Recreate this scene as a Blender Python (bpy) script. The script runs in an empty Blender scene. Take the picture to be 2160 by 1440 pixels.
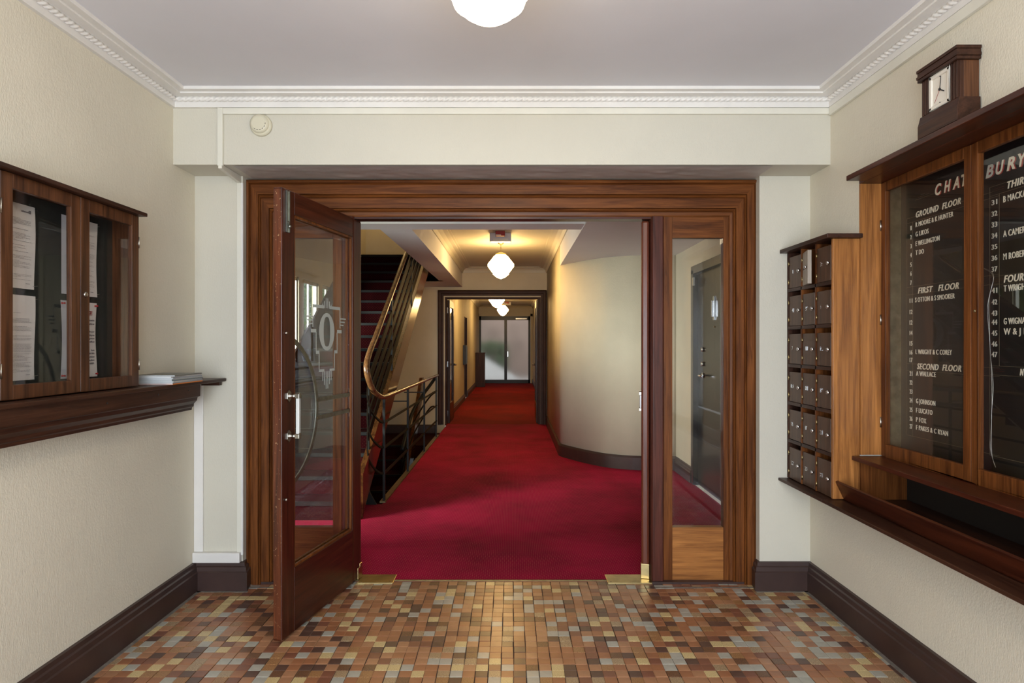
import bpy, bmesh, math, random
from mathutils import Vector, Matrix
random.seed(7)
SC = bpy.context.scene
COL = SC.collection
PI = math.pi
# ------------------------------------------------------------------ camera, world, lights, exposure
F, CX, CY, H = 1355.0, 1081.0, 726.0, 1.4
cam = bpy.data.cameras.new('camera'); cam.sensor_width = 36; cam.lens = F/2160*36
cam.shift_x = -(CX-1080)/2160; cam.shift_y = (CY-720)/2160; cam.clip_start = .02; cam.clip_end = 200
co = bpy.data.objects.new('camera', cam); COL.objects.link(co)
co.location = (0, 0, H); co.rotation_euler = (PI/2, 0, 0); SC.camera = co
W = bpy.data.worlds.new('world'); SC.world = W; W.use_nodes = True
wn = W.node_tree.nodes; bg = wn['Background']
bg.inputs[0].default_value = (.80, .90, 1, 1); bg.inputs[1].default_value = .75
SC.view_settings.view_transform = 'Standard'; SC.view_settings.look = 'None'
SC.view_settings.gamma = 1; SC.view_settings.use_curve_mapping = False
SC.view_settings.exposure = 0.75
SC.cycles.max_bounces = 10; SC.cycles.diffuse_bounces = 6; SC.cycles.transparent_max_bounces = 24
SC.cycles.caustics_reflective = False; SC.cycles.caustics_refractive = False
SC.cycles.sample_clamp_indirect = 6
try:
    SC.cycles.use_denoising = True; SC.cycles.denoiser = 'OPENIMAGEDENOISE'
except Exception: pass
def area(name, loc, target, sx, sy, power, col):
    l = bpy.data.lights.new(name, 'AREA'); l.shape = 'RECTANGLE'; l.size = sx; l.size_y = sy
    l.energy = power; l.color = col
    o = bpy.data.objects.new(name, l); COL.objects.link(o); o.location = loc
    o.rotation_euler = (Vector(target)-Vector(loc)).to_track_quat('-Z', 'Y').to_euler()
    return o
# daylight that comes in by the glazed entrance behind the camera, and by the stair-hall windows
area('entrance_daylight', (-.15, -1.75, 1.2), (.1, 3, 1.3), 2.5, 2.2, 156, (.82, .91, 1))
area('hall_window_daylight', (-4.4, 2.9, 1.75), (.6, 6.25, .9), 1.6, 1.5, 370, (.95, 1, .90))
area('courtyard_daylight', (-.2, 24.6, 4.0), (-.2, 26.5, 0), 3.0, 1.5, 34, (1, .97, .95))
def point(name, loc, power, col, r):
    l = bpy.data.lights.new(name, 'POINT'); l.energy = power; l.color = col; l.shadow_soft_size = r
    o = bpy.data.objects.new(name, l); COL.objects.link(o); o.location = loc
point('upstairs_lamp', (-1.9, 9.55, 4.3), 14, (1, .72, .38), .12)

# ------------------------------------------------------------------ materials
def newmat(name):
    m = bpy.data.materials.new(name); m.use_nodes = True
    nt = m.node_tree; return m, nt, nt.nodes['Principled BSDF']
def L(nt, a, b): nt.links.new(a, b)
def coords(nt, scale=(1, 1, 1), rot=(0, 0, 0), kind='Object'):
    tc = nt.nodes.new('ShaderNodeTexCoord'); mp = nt.nodes.new('ShaderNodeMapping')
    mp.inputs['Scale'].default_value = scale; mp.inputs['Rotation'].default_value = rot
    L(nt, tc.outputs[kind], mp.inputs[0]); return mp.outputs[0]
def noise(nt, vec, scale, detail=4, rough=.55, dist=0):
    n = nt.nodes.new('ShaderNodeTexNoise'); n.inputs['Scale'].default_value = scale
    n.inputs['Detail'].default_value = detail; n.inputs['Roughness'].default_value = rough
    n.inputs['Distortion'].default_value = dist
    L(nt, vec, n.inputs['Vector']); return n.outputs['Fac']
def ramp(nt, fac, stops):
    r = nt.nodes.new('ShaderNodeValToRGB'); e = r.color_ramp.elements
    while len(e) > 1: e.remove(e[-1])
    e[0].position = stops[0][0]; e[0].color = (*stops[0][1], 1)
    for p, c in stops[1:]:
        q = e.new(p); q.color = (*c, 1)
    L(nt, fac, r.inputs[0]); return r.outputs[0]
def bump(nt, bs, fac, strength, dist=.01):
    b = nt.nodes.new('ShaderNodeBump'); b.inputs['Strength'].default_value = strength
    b.inputs['Distance'].default_value = dist; L(nt, fac, b.inputs['Height']); L(nt, b.outputs[0], bs.inputs['Normal'])
def plain(name, col, rough=.5, metal=0, spec=.5, coat=0):
    m, nt, b = newmat(name); b.inputs['Base Color'].default_value = (*col, 1)
    b.inputs['Roughness'].default_value = rough; b.inputs['Metallic'].default_value = metal
    b.inputs['Specular IOR Level'].default_value = spec; b.inputs['Coat Weight'].default_value = coat
    return m
def mul(c, k): return tuple(min(1, x*k) for x in c)
def worn(name, col, rough=.5, metal=0, amt=.25, scale=8, bstr=.1, bscale=60, coat=0):
    m, nt, b = newmat(name); v = coords(nt)
    f = noise(nt, v, scale, 5)
    L(nt, ramp(nt, f, [(.3, mul(col, 1-amt)), (.7, mul(col, 1+amt*.5))]), b.inputs['Base Color'])
    b.inputs['Roughness'].default_value = rough; b.inputs['Metallic'].default_value = metal
    b.inputs['Coat Weight'].default_value = coat
    if bstr: bump(nt, b, noise(nt, v, bscale, 3), bstr, .003)
    return m
def wood(name, dark, light, axis='z', rough=.38, coat=.12, wear=0, spec=.3):
    """grain runs along the given axis"""
    m, nt, b = newmat(name)
    s = {'x': (1.2, 22, 22), 'y': (22, 1.2, 22), 'z': (22, 22, 1.2)}[axis]
    v = coords(nt, s)
    g = noise(nt, v, 1.6, 6, .62, .6)
    base = ramp(nt, g, [(.34, dark), (.5, tuple((a+c)/2 for a, c in zip(dark, light))), (.66, light)])
    f2 = noise(nt, coords(nt, {'x': (2, 90, 90), 'y': (90, 2, 90), 'z': (90, 90, 2)}[axis]), 2.0, 3, .6)
    mx = nt.nodes.new('ShaderNodeMixRGB'); mx.blend_type = 'MULTIPLY'; mx.inputs[0].default_value = .55
    L(nt, base, mx.inputs[1]); L(nt, ramp(nt, f2, [(.35, (.55, .5, .48)), (.6, (1, 1, 1))]), mx.inputs[2])
    out = mx.outputs[0]
    if wear:
        w = noise(nt, coords(nt), 70, 5, .75)
        mw = nt.nodes.new('ShaderNodeMixRGB'); L(nt, ramp(nt, w, [(wear, (0, 0, 0)), (wear+.03, (1, 1, 1))]), mw.inputs[0])
        L(nt, out, mw.inputs[1]); mw.inputs[2].default_value = (.55, .36, .2, 1); out = mw.outputs[0]
    L(nt, out, b.inputs['Base Color'])
    b.inputs['Roughness'].default_value = rough; b.inputs['Coat Weight'].default_value = coat
    b.inputs['Coat Roughness'].default_value = .18; b.inputs['Specular IOR Level'].default_value = spec
    bump(nt, b, f2, .12, .002)
    return m
def wallpaper(name, col, axis='x', stain=.10, strength=.32):
    m, nt, b = newmat(name)
    v = coords(nt, (1, 1, .42)); v2 = coords(nt)
    big = noise(nt, v2, 1.1, 5, .6)
    L(nt, ramp(nt, big, [(.3, mul(col, 1-stain)), (.65, col)]), b.inputs['Base Color'])
    n1 = noise(nt, v, 260, 2, .5); n2 = noise(nt, v, 90, 3, .6)
    ad = nt.nodes.new('ShaderNodeMath'); ad.operation = 'ADD'; L(nt, n1, ad.inputs[0]); L(nt, n2, ad.inputs[1])
    b.inputs['Roughness'].default_value = .62; b.inputs['Specular IOR Level'].default_value = .35
    bump(nt, b, ad.outputs[0], strength, .004)
    return m
def glass(name, tint=(1, 1, 1), rough=0.0, refl=1.0):
    m = bpy.data.materials.new(name); m.use_nodes = True; nt = m.node_tree; nt.nodes.clear()
    o = nt.nodes.new('ShaderNodeOutputMaterial'); mix = nt.nodes.new('ShaderNodeMixShader')
    t = nt.nodes.new('ShaderNodeBsdfTransparent'); t.inputs[0].default_value = (*tint, 1)
    g = nt.nodes.new('ShaderNodeBsdfGlossy'); g.inputs['Roughness'].default_value = rough
    f = nt.nodes.new('ShaderNodeFresnel'); ge = nt.nodes.new('ShaderNodeNewGeometry')
    mr = nt.nodes.new('ShaderNodeMapRange'); mr.inputs['To Min'].default_value = 1.5; mr.inputs['To Max'].default_value = 1/1.5
    L(nt, ge.outputs['Backfacing'], mr.inputs['Value']); L(nt, mr.outputs[0], f.inputs[0])
    k = nt.nodes.new('ShaderNodeMath'); k.operation = 'MULTIPLY'; k.inputs[1].default_value = refl
    L(nt, f.outputs[0], k.inputs[0]); L(nt, k.outputs[0], mix.inputs[0]); L(nt, t.outputs[0], mix.inputs[1]); L(nt, g.outputs[0], mix.inputs[2])
    L(nt, mix.outputs[0], o.inputs[0]); return m
def emis(name, col, strength):
    m = bpy.data.materials.new(name); m.use_nodes = True; nt = m.node_tree; nt.nodes.clear()
    o = nt.nodes.new('ShaderNodeOutputMaterial'); e = nt.nodes.new('ShaderNodeEmission')
    e.inputs[0].default_value = (*col, 1); e.inputs[1].default_value = strength; L(nt, e.outputs[0], o.inputs[0]); return m

M = {}
M['paper'] = wallpaper('cream_wallpaper', (.73, .68, .56))
M['paper_hall'] = wallpaper('hall_wallpaper', (.64, .58, .44), stain=.14, strength=.3)
M['cream'] = wallpaper('cream_paint', (.63, .60, .51), stain=.07, strength=.22)
M['ceil'] = worn('ceiling_paint', (.73, .73, .78), .6, amt=.05, scale=1.2, bstr=.12, bscale=14)
M['soffit'] = worn('flaking_soffit_paint', (.50, .46, .43), .5, amt=.15, scale=5, bstr=.9, bscale=9)
M['white'] = worn('white_gloss_paint', (.78, .76, .73), .38, amt=.05, scale=6, bstr=.04)
M['trunk'] = worn('trunking_white', (.74, .72, .63), .4, amt=.06, scale=5, bstr=.03)
M['base'] = worn('brown_gloss_paint', (.050, .026, .022), .4, amt=.3, scale=5, bstr=.12, bscale=25, coat=.05)
for ax in 'xyz':
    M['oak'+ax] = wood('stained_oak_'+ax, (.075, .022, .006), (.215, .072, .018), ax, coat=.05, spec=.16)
    M['mah'+ax] = wood('mahogany_'+ax, (.030, .006, .003), (.082, .018, .007), ax, .34, .15)
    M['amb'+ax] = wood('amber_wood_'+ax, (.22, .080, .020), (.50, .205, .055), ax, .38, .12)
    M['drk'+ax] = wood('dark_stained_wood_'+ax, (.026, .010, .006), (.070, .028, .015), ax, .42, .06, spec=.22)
M['brnz'] = wood('brown_wood_z', (.040, .014, .006), (.135, .052, .021), 'z', .38, .1)
M['boxz'] = wood('letter_box_wood', (.050, .024, .013), (.115, .058, .032), 'z', .4, .1)
M['edgez'] = wood('red_brown_edge', (.085, .020, .010), (.19, .05, .024), 'z', .3, .1)
M['string'] = wood('string_wood', (.045, .015, .005), (.12, .045, .013), 'y', .2, .5)
M['mahworn'] = wood('worn_mahogany', (.05, .014, .007), (.16, .045, .017), 'z', .35, .3, wear=.63)
M['redwood'] = wood('crimson_brown_wood', (.05, .014, .009), (.12, .034, .021), 'z', .4, .08, spec=.2)
M['rail'] = wood('polished_rail_wood', (.10, .042, .015), (.25, .12, .045), 'y', .26, .5)
M['brass'] = worn('brass', (.52, .40, .19), .28, 1, .3, 12, .08)
M['brassd'] = worn('tarnished_brass', (.30, .24, .13), .4, 1, .3, 20, .1)
M['nickel'] = worn('aged_nickel', (.50, .48, .42), .28, 1, .2, 20, .05)
M['chrome'] = plain('chrome', (.75, .75, .75), .12, 1)
M['grey_metal'] = worn('dull_grey_metal', (.30, .31, .27), .4, 1, .25, 30, .1)
M['acrylic'] = plain('milky_acrylic', (.62, .64, .62), .15, 0, .6, .3)
M['iron'] = plain('black_iron', (.012, .013, .012), .4, 0, .3)
M['bronze'] = plain('dark_bronze_bar', (.010, .007, .004), .5, 0, .08)
M['black'] = plain('black_paint', (.010, .010, .010), .4)
M['board'] = worn('black_directory_board', (.008, .008, .008), .45, amt=.2, bstr=0)
M['felt'] = worn('dark_green_felt', (.012, .017, .014), .9, amt=.2, scale=40, bstr=.1, bscale=200)
M['glass'] = glass('clear_glass', refl=.75)
M['glassw'] = glass('window_glass', refl=.6)
M['letter'] = plain('cream_lettering', (.72, .66, .52), .6)
M['gold'] = plain('faint_gold_line', (.16, .13, .08), .6)
M['redline'] = plain('dull_red_line', (.09, .02, .015), .6)
M['redshade'] = plain('red_letter_shade', (.30, .03, .02), .6)
M['sheet'] = worn('white_paper', (.66, .64, .63), .8, amt=.03, bstr=0)
M['ink'] = plain('grey_ink', (.20, .19, .20), .8)
M['redink'] = plain('red_ink', (.30, .05, .05), .8)
M['pin'] = plain('red_pin', (.45, .015, .02), .3)
M['creamplast'] = plain('cream_plastic', (.66, .62, .48), .35)
M['whiteplast'] = plain('white_plastic', (.6, .57, .6), .4)
M['redplast'] = plain('red_plastic', (.30, .008, .006), .4)
M['clockface'] = plain('clock_face_white', (.74, .70, .62), .6, 0, .2)
M['frost_etch'] = plain('etched_glass_mark', (.42, .45, .42), .6)
M['darkdoor'] = worn('near_black_brown_door_paint', (.016, .012, .009), .28, amt=.3, scale=4, bstr=.08, coat=.3)
M['slot'] = plain('dark_interior', (.015, .009, .005), .8)
M['rubber'] = plain('black_nosing', (.006, .006, .006), .6, 0, .25)
M['grout'] = worn('dark_grout', (.045, .036, .03), .9, amt=.4, scale=30, bstr=.2)
M['dust'] = worn('dusty_grout', (.20, .17, .14), .9, amt=.4, scale=30, bstr=.2)
M['alum'] = plain('black_aluminium', (.014, .014, .013), .35, .2)
M['globe'] = emis('lit_opal_glass', (1, .63, .24), 27)
M['globe_v'] = emis('lit_opal_glass_vestibule', (1, .80, .52), 10)
M['portal'] = worn('portal_dark_brown_paint', (.052, .022, .013), .5, amt=.3, scale=6, bstr=.05); M['portal'].node_tree.nodes['Principled BSDF'].inputs['Specular IOR Level'].default_value = .2
# carpets
def carpet(name, base, dots=True, s=.0255, dk=.62, dot=(.60, .20, .14, 1)):
    m, nt, b = newmat(name)
    tc = nt.nodes.new('ShaderNodeTexCoord')
    big = noise(nt, tc.outputs['Object'], 1.3, 4, .6)
    fine = noise(nt, tc.outputs['Object'], 420, 2, .6)
    c = ramp(nt, big, [(.32, mul(base, dk)), (.62, base)])
    mx = nt.nodes.new('ShaderNodeMixRGB'); mx.blend_type = 'MULTIPLY'; mx.inputs[0].default_value = .6
    L(nt, c, mx.inputs[1]); L(nt, ramp(nt, fine, [(.3, (.45, .45, .45)), (.7, (1.25, 1.25, 1.25))]), mx.inputs[2])
    out = mx.outputs[0]
    if dots:
        masks = []
        for off in ((0, 0, 0), (.5, .5, 0)):
            mp = nt.nodes.new('ShaderNodeMapping'); mp.inputs['Scale'].default_value = (1/s, 1/s, 0)
            mp.inputs['Location'].default_value = off
            sp = nt.nodes.new('ShaderNodeSeparateXYZ'); L(nt, tc.outputs['Object'], sp.inputs[0])
            sm = nt.nodes.new('ShaderNodeMath'); sm.operation = 'ADD'; L(nt, sp.outputs[1], sm.inputs[0]); L(nt, sp.outputs[2], sm.inputs[1])
            cb = nt.nodes.new('ShaderNodeCombineXYZ'); L(nt, sp.outputs[0], cb.inputs[0]); L(nt, sm.outputs[0], cb.inputs[1])
            L(nt, cb.outputs[0], mp.inputs[0])
            fr = nt.nodes.new('ShaderNodeVectorMath'); fr.operation = 'FRACTION'; L(nt, mp.outputs[0], fr.inputs[0])
            sb = nt.nodes.new('ShaderNodeVectorMath'); sb.operation = 'DISTANCE'; sb.inputs[1].default_value = (.5, .5, 0)
            L(nt, fr.outputs[0], sb.inputs[0])
            lt = nt.nodes.new('ShaderNodeMath'); lt.operation = 'LESS_THAN'; lt.inputs[1].default_value = .085
            L(nt, sb.outputs['Value'], lt.inputs[0]); masks.append(lt.outputs[0])
        mxm = nt.nodes.new('ShaderNodeMath'); mxm.operation = 'MAXIMUM'; L(nt, masks[0], mxm.inputs[0]); L(nt, masks[1], mxm.inputs[1])
        m2 = nt.nodes.new('ShaderNodeMixRGB'); L(nt, mxm.outputs[0], m2.inputs[0]); L(nt, out, m2.inputs[1]); m2.inputs[2].default_value = dot
        out = m2.outputs[0]
    L(nt, out, b.inputs['Base Color']); b.inputs['Roughness'].default_value = .9
    b.inputs['Specular IOR Level'].default_value = .1; b.inputs['Sheen Weight'].default_value = 0
    bump(nt, b, fine, .5, .003); return m
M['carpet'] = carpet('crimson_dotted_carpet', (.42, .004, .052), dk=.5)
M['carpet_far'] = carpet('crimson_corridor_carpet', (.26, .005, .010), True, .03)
M['carpet_stair'] = carpet('crimson_stair_carpet', (.028, .0007, .002), True, .032, dot=(.09, .02, .012, 1))  # shade on the flights put into the colour: crimson darkened almost to black
# tiles
def tilemat(name, col, speck=None):
    m, nt, b = newmat(name); oi = nt.nodes.new('ShaderNodeObjectInfo')
    v = coords(nt)
    if speck:
        f = noise(nt, v, 330, 2, .5); c = ramp(nt, f, [(.42, speck), (.55, col)])
    else:
        f = noise(nt, v, 9, 5, .7); c = ramp(nt, f, [(.3, mul(col, .82)), (.7, mul(col, 1.12))])
    L(nt, c, b.inputs['Base Color']); b.inputs['Roughness'].default_value = .34
    b.inputs['Coat Weight'].default_value = .25; b.inputs['Coat Roughness'].default_value = .25
    bump(nt, b, noise(nt, v, 55, 3), .15, .003); return m
TM = [(tilemat('terracotta_tile', (.33, .135, .062)), 24), (tilemat('tan_tile', (.39, .19, .098)), 22),
      (tilemat('red_brown_tile', (.21, .08, .046)), 12), (tilemat('chocolate_tile', (.10, .052, .038)), 9),
      (tilemat('grey_tile', (.40, .385, .33)), 13), (tilemat('pale_yellow_tile', (.66, .52, .27), (.46, .33, .14)), 7),
      (tilemat('orange_speckled_tile', (.40, .22, .09), (.20, .075, .03)), 6), (tilemat('brown_speckled_tile', (.22, .10, .045), (.055, .03, .02)), 4),
      (tilemat('sand_speckled_tile', (.46, .34, .20), (.20, .11, .06)), 6)]

# ------------------------------------------------------------------ mesh helpers
class MB:
    def __init__(s): s.v = []; s.f = []; s.m = []; s.sm = []
    def add(s, vs, fs, mi=0, smooth=False):
        n = len(s.v); s.v += [tuple(p) for p in vs]
        for f in fs: s.f.append([i+n for i in f]); s.m.append(mi); s.sm.append(smooth)
        return s
    def box(s, x0, x1, y0, y1, z0, z1, mi=0):
        if x0 > x1: x0, x1 = x1, x0
        if y0 > y1: y0, y1 = y1, y0
        if z0 > z1: z0, z1 = z1, z0
        vs = [(x0,y0,z0),(x1,y0,z0),(x1,y1,z0),(x0,y1,z0),(x0,y0,z1),(x1,y0,z1),(x1,y1,z1),(x0,y1,z1)]
        return s.add(vs, [(0,3,2,1),(4,5,6,7),(0,1,5,4),(1,2,6,5),(2,3,7,6),(3,0,4,7)], mi)
    def prism(s, poly, axis, a, b, mi=0, smooth=False):
        """poly: 2D points in the two other axes (order xyz minus axis), extruded a..b"""
        def P(u, v, w):
            return {'x': (w, u, v), 'y': (u, w, v), 'z': (u, v, w)}[axis]
        n = len(poly); vs = [P(u, v, a) for u, v in poly]+[P(u, v, b) for u, v in poly]
        fs = [tuple(range(n))[::-1], tuple(range(n, 2*n))]
        s.add(vs, fs, mi)
        s.add(vs, [(i, (i+1) % n, (i+1) % n+n, i+n) for i in range(n)], mi, smooth)
        return s
    def sweep(s, pts, sec, mi=0, smooth=True, up=(0, 0, 1), caps=True, closed=True, rmf=False):
        """sec: closed 2D section (side, up); pts: 3D path"""
        P = [Vector(p) for p in pts]; n = len(sec); up = Vector(up); rings = []
        for i, p in enumerate(P):
            t = (P[min(i+1, len(P)-1)]-P[max(i-1, 0)]).normalized()
            if rmf and i: sd = rings_sd-t*rings_sd.dot(t)
            else: sd = t.cross(up)
            if sd.length < 1e-4: sd = t.cross(Vector((0, 1, 0)))
            sd.normalize(); rings_sd = sd.copy(); u = sd.cross(t).normalized()
            k = 1.0
            rings.append([p+sd*a*k+u*b for a, b in sec])
        vs = [q for r in rings for q in r]; fs = []
        for i in range(len(P)-1):
            for j in range(n):
                if not closed and j == n-1: continue
                fs.append((i*n+j, i*n+(j+1) % n, (i+1)*n+(j+1) % n, (i+1)*n+j))
        s.add(vs, fs, mi, smooth)
        if caps and closed: s.add(vs, [tuple(range(n))[::-1], tuple(range((len(P)-1)*n, len(P)*n))], mi)
        return s
    def tube(s, pts, r, n=8, mi=0):
        return s.sweep(pts, [(r*math.cos(2*PI*i/n), r*math.sin(2*PI*i/n)) for i in range(n)], mi, rmf=True)
    def lathe(s, prof, c=(0, 0, 0), axis='z', n=24, mi=0, smooth=True):
        vs = []; m = len(prof)
        for r, h in prof:
            for i in range(n):
                a = 2*PI*i/n; u, v = r*math.cos(a), r*math.sin(a)
                p = {'z': (u, v, h), 'x': (h, u, v), 'y': (u, h, v)}[axis]
                vs.append((p[0]+c[0], p[1]+c[1], p[2]+c[2]))
        fs = [(i*n+j, i*n+(j+1) % n, (i+1)*n+(j+1) % n, (i+1)*n+j) for i in range(m-1) for j in range(n)]
        fs.append(tuple(range(n))[::-1]); s.add(vs, fs, mi, smooth)
        s.add(vs, [tuple(range((m-1)*n, m*n))], mi); return s
    def cyl(s, c, r, h, axis='z', n=16, mi=0):
        return s.lathe([(r, 0), (r, h)], c, axis, n, mi)
    def build(s, name, mats, parent=None, loc=None, bevel=0, kind=None, label=None, fixn=True):
        me = bpy.data.meshes.new(name); me.from_pydata(s.v, [], s.f)
        if not isinstance(mats, (list, tuple)): mats = [mats]
        for m in mats: me.materials.append(m)
        for p, mi, sm in zip(me.polygons, s.m, s.sm): p.material_index = mi; p.use_smooth = sm
        if fixn:
            bm = bmesh.new(); bm.from_mesh(me); bmesh.ops.remove_doubles(bm, verts=bm.verts, dist=1e-6)
            bmesh.ops.recalc_face_normals(bm, faces=bm.faces); bm.to_mesh(me); bm.free()
        o = bpy.data.objects.new(name, me); COL.objects.link(o)
        if parent: o.parent = parent
        if loc: o.location = loc
        if bevel:
            b = o.modifiers.new('bevel', 'BEVEL'); b.width = bevel; b.segments = 2; b.limit_method = 'ANGLE'; b.angle_limit = .6
        if kind: o['kind'] = kind
        if label: o['label'] = label
        return o
def tag(o, label, cat=None, group=None, kind=None):
    o['label'] = label
    if cat: o['category'] = cat
    if group: o['group'] = group
    if kind: o['kind'] = kind
    return o
def empty(name, loc=(0, 0, 0), rz=0):
    o = bpy.data.objects.new(name, None); COL.objects.link(o); o.location = loc; o.rotation_euler = (0, 0, rz)
    o.empty_display_size = .05; return o
def copy_tree(o, parent=None):
    c = o.copy(); COL.objects.link(c); c.parent = parent
    for ch in [q for q in o.children]: copy_tree(ch, c)
    return c
def local(mb, root):
    """mesh written in world coordinates -> local to an unrotated root"""
    x, y, z = root.location; mb.v = [(a-x, b-y, c-z) for a, b, c in mb.v]; return mb
_txt = {}
def text_geo(s, offset=0, shear=0, sp=1.0):
    k = (s, offset, shear, sp)
    if k not in _txt:
        cu = bpy.data.curves.new('t', 'FONT'); cu.body = s; cu.size = 1; cu.offset = offset; cu.shear = shear; cu.resolution_u = 3; cu.space_character = sp
        cu.extrude = .012
        ob = bpy.data.objects.new('t', cu); COL.objects.link(ob)
        dg = bpy.context.evaluated_depsgraph_get(); me = ob.evaluated_get(dg).to_mesh()
        vs = [tuple(v.co) for v in me.vertices]; fs = [tuple(p.vertices) for p in me.polygons]
        ob.evaluated_get(dg).to_mesh_clear(); bpy.data.objects.remove(ob); bpy.data.curves.remove(cu)
        _txt[k] = (vs, fs)
    return _txt[k]
def put_text(mb, s, origin, xdir, cap, width=None, offset=.02, shear=0, mi=0, align='l', zdir=(0, 0, 1), thick=.001, sp=1.0):
    vs, fs = text_geo(s, offset, shear, sp)
    x0 = min(v[0] for v in vs); x1 = max(v[0] for v in vs)
    sy = cap/.70; sx = sy if width is None else width/(x1-x0)
    X, Z = Vector(xdir), Vector(zdir); N = X.cross(Z); O = Vector(origin)
    w = (x1-x0)*sx; off = {'l': 0, 'c': -w/2, 'r': -w}[align]
    mb.add([O+X*((v[0]-x0)*sx+off)+Z*(v[1]*sy)+N*(v[2]/.012*thick) for v in vs], fs, mi)
def kid(o, **k): return o

# ------------------------------------------------------------------ shell
XL, XR = -1.817, 1.703
YP, YB, YF = 3.675, 3.44, 3.72          # pilaster face, beam face, timber surround face
ZC, ZB = 2.738, 2.362                   # ceiling, beam underside
HL, HR = -2.3, 1.816                    # stair hall side walls
def struct(name, mb, mat, label, bevel=0, parent=None):
    o = mb.build(name, mat, parent, bevel=bevel); tag(o, label, kind='structure'); return o
# vestibule walls
struct('wall_left', MB().box(XL-.25, XL, -1.5, 3.95, -.1, 2.95), M['paper'], 'cream textured wallpaper wall behind the notice cabinet')
R0, R1 = 1.86, 3.157      # recess in the right wall
wr = MB(); wr.box(XR, XR+.35, -1.5, R0, -.1, 2.95); wr.box(XR, XR+.35, R1, 3.95, -.1, 2.95)
wr.box(XR, XR+.35, R0, R1, -.1, .624); wr.box(XR, XR+.35, R0, R1, 2.2125, 2.95); wr.box(1.98, XR+.35, R0, R1, .624, 2.2125)
struct('wall_right', wr, M['paper'], 'cream textured wallpaper wall around the recessed flat directory')
fr = MB(); fr.box(XL, XR, YB, 3.95, ZB, 2.95)
struct('wall_front', fr, M['cream'], 'cream header wall above the double doorway')
sof = MB()
nx, ny = 90, 12
for j in range(ny+1):
    for i in range(nx+1):
        x = -1.50+2.9*i/nx; y = YB+.012+(YF-YB-.02)*j/ny
        e = min(1, min(i, nx-i)/3, min(j, ny-j)/2)
        sof.v.append((x, y, ZB-.004-.006*e*random.random()*(1 if random.random() < .5 else .2)))
for j in range(ny):
    for i in range(nx):
        a = j*(nx+1)+i; sof.f.append([a, a+1, a+nx+2, a+nx+1]); sof.m.append(0); sof.sm.append(True)
struct('trim_1', sof, M['soffit'], 'rough grey flaking plaster under the header beam')
pl = MB(); pl.box(XL, -1.543, YP, 3.95, 0, ZB); struct('wall_pilaster_left', pl, M['cream'], 'narrow cream wall pier left of the timber doorway')
pl = MB(); pl.box(1.413, XR, YP, 3.95, 0, ZB); struct('wall_pilaster_right', pl, M['cream'], 'narrow cream wall pier right of the timber doorway')
struct('ceiling', MB().box(XL-.2, XR+.3, -1.6, 3.5, ZC, ZC+.15), M['ceil'], 'mauve grey painted vestibule ceiling')
# back wall with the glazed entrance (behind the camera, shows in reflections)
wb = MB(); wb.box(XL, -1.3, -1.62, -1.5, 0, 2.95); wb.box(1.3, XR, -1.62, -1.5, 0, 2.95); wb.box(-1.3, 1.3, -1.62, -1.5, 2.35, 2.95)
struct('wall_back', wb, M['cream'], 'cream wall around the street entrance')
ed = MB()
for x in (-1.3, -.64, -.03, .03, .64, 1.24):
    ed.box(x, x+.06, -1.6, -1.54, 0, 2.35)
ed.box(-1.3, 1.3, -1.6, -1.54, 2.27, 2.35); ed.box(-1.3, 1.3, -1.6, -1.54, 0, .2)
struct('door_9', ed, M['mahz'], 'glazed street entrance framed in dark timber')

# floor: substrate + tiles
floor = MB().box(XL-.2, XR+.3, -1.6, 3.80, -.12, -.004).build('floor', M['grout']); tag(floor, 'multicoloured small square tile floor of the vestibule', kind='structure')
T = .0544; X0 = .005; Y0 = 3.738+T
def tile_verts(cx, cy, w, d, top, tilt=(0, 0)):
    g = .0016; b = .0016; x0, x1, y0, y1 = cx-w/2+g/2, cx+w/2-g/2, cy-d/2+g/2, cy+d/2-g/2
    def z(x, y): return top+(x-cx)*tilt[0]+(y-cy)*tilt[1]
    o = [(x0, y0), (x1, y0), (x1, y1), (x0, y1)]; n = [(x0+b, y0+b), (x1-b, y0+b), (x1-b, y1-b), (x0+b, y1-b)]
    vs = [(x, y, -.004) for x, y in o]+[(x, y, z(x, y)-b*.8) for x, y in o]+[(x, y, z(x, y)) for x, y in n]
    fs = [(0, 1, 5, 4), (1, 2, 6, 5), (2, 3, 7, 6), (3, 0, 4, 7), (4, 5, 9, 8), (5, 6, 10, 9), (6, 7, 11, 10), (7, 4, 8, 11), (8, 9, 10, 11)]
    return vs, fs
def pick():
    r = random.uniform(0, sum(w for _, w in TM))
    for i, (_, w) in enumerate(TM):
        r -= w
        if r <= 0: return i
    return 0
cols = range(int((XL-X0)/T)-1, int((XR-X0)/T)+2)
singles = []; field = MB()
for k in range(0, 96):
    yc = Y0-T*(k+.5); jit = random.uniform(-.003, .003)
    for c in cols:
        xc = X0+T*(c+.5)+.0012*math.sin(k*.9+c*1.7)
        w = T; l, r = xc-T/2, xc+T/2
        if r < XL or l > XR: continue
        l, r = max(l, XL), min(r, XR)
        if r-l < .01: continue
        mi = pick(); ti = (random.uniform(-.008, .008), random.uniform(-.008, .008)); tp = random.uniform(-.0006, .0004)
        yv = yc
        vis = yv-T/2 > 1.4*F/714-.01
        px = abs(xc)*F/max(yv, .1)
        if vis and px < 1070: singles.append((yv, (l+r)/2, r-l, mi, ti, tp))
        else: field.add(*tile_verts((l+r)/2, yv, r-l, T, tp, ti), mi)
singles.sort()
protos = {}
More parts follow.
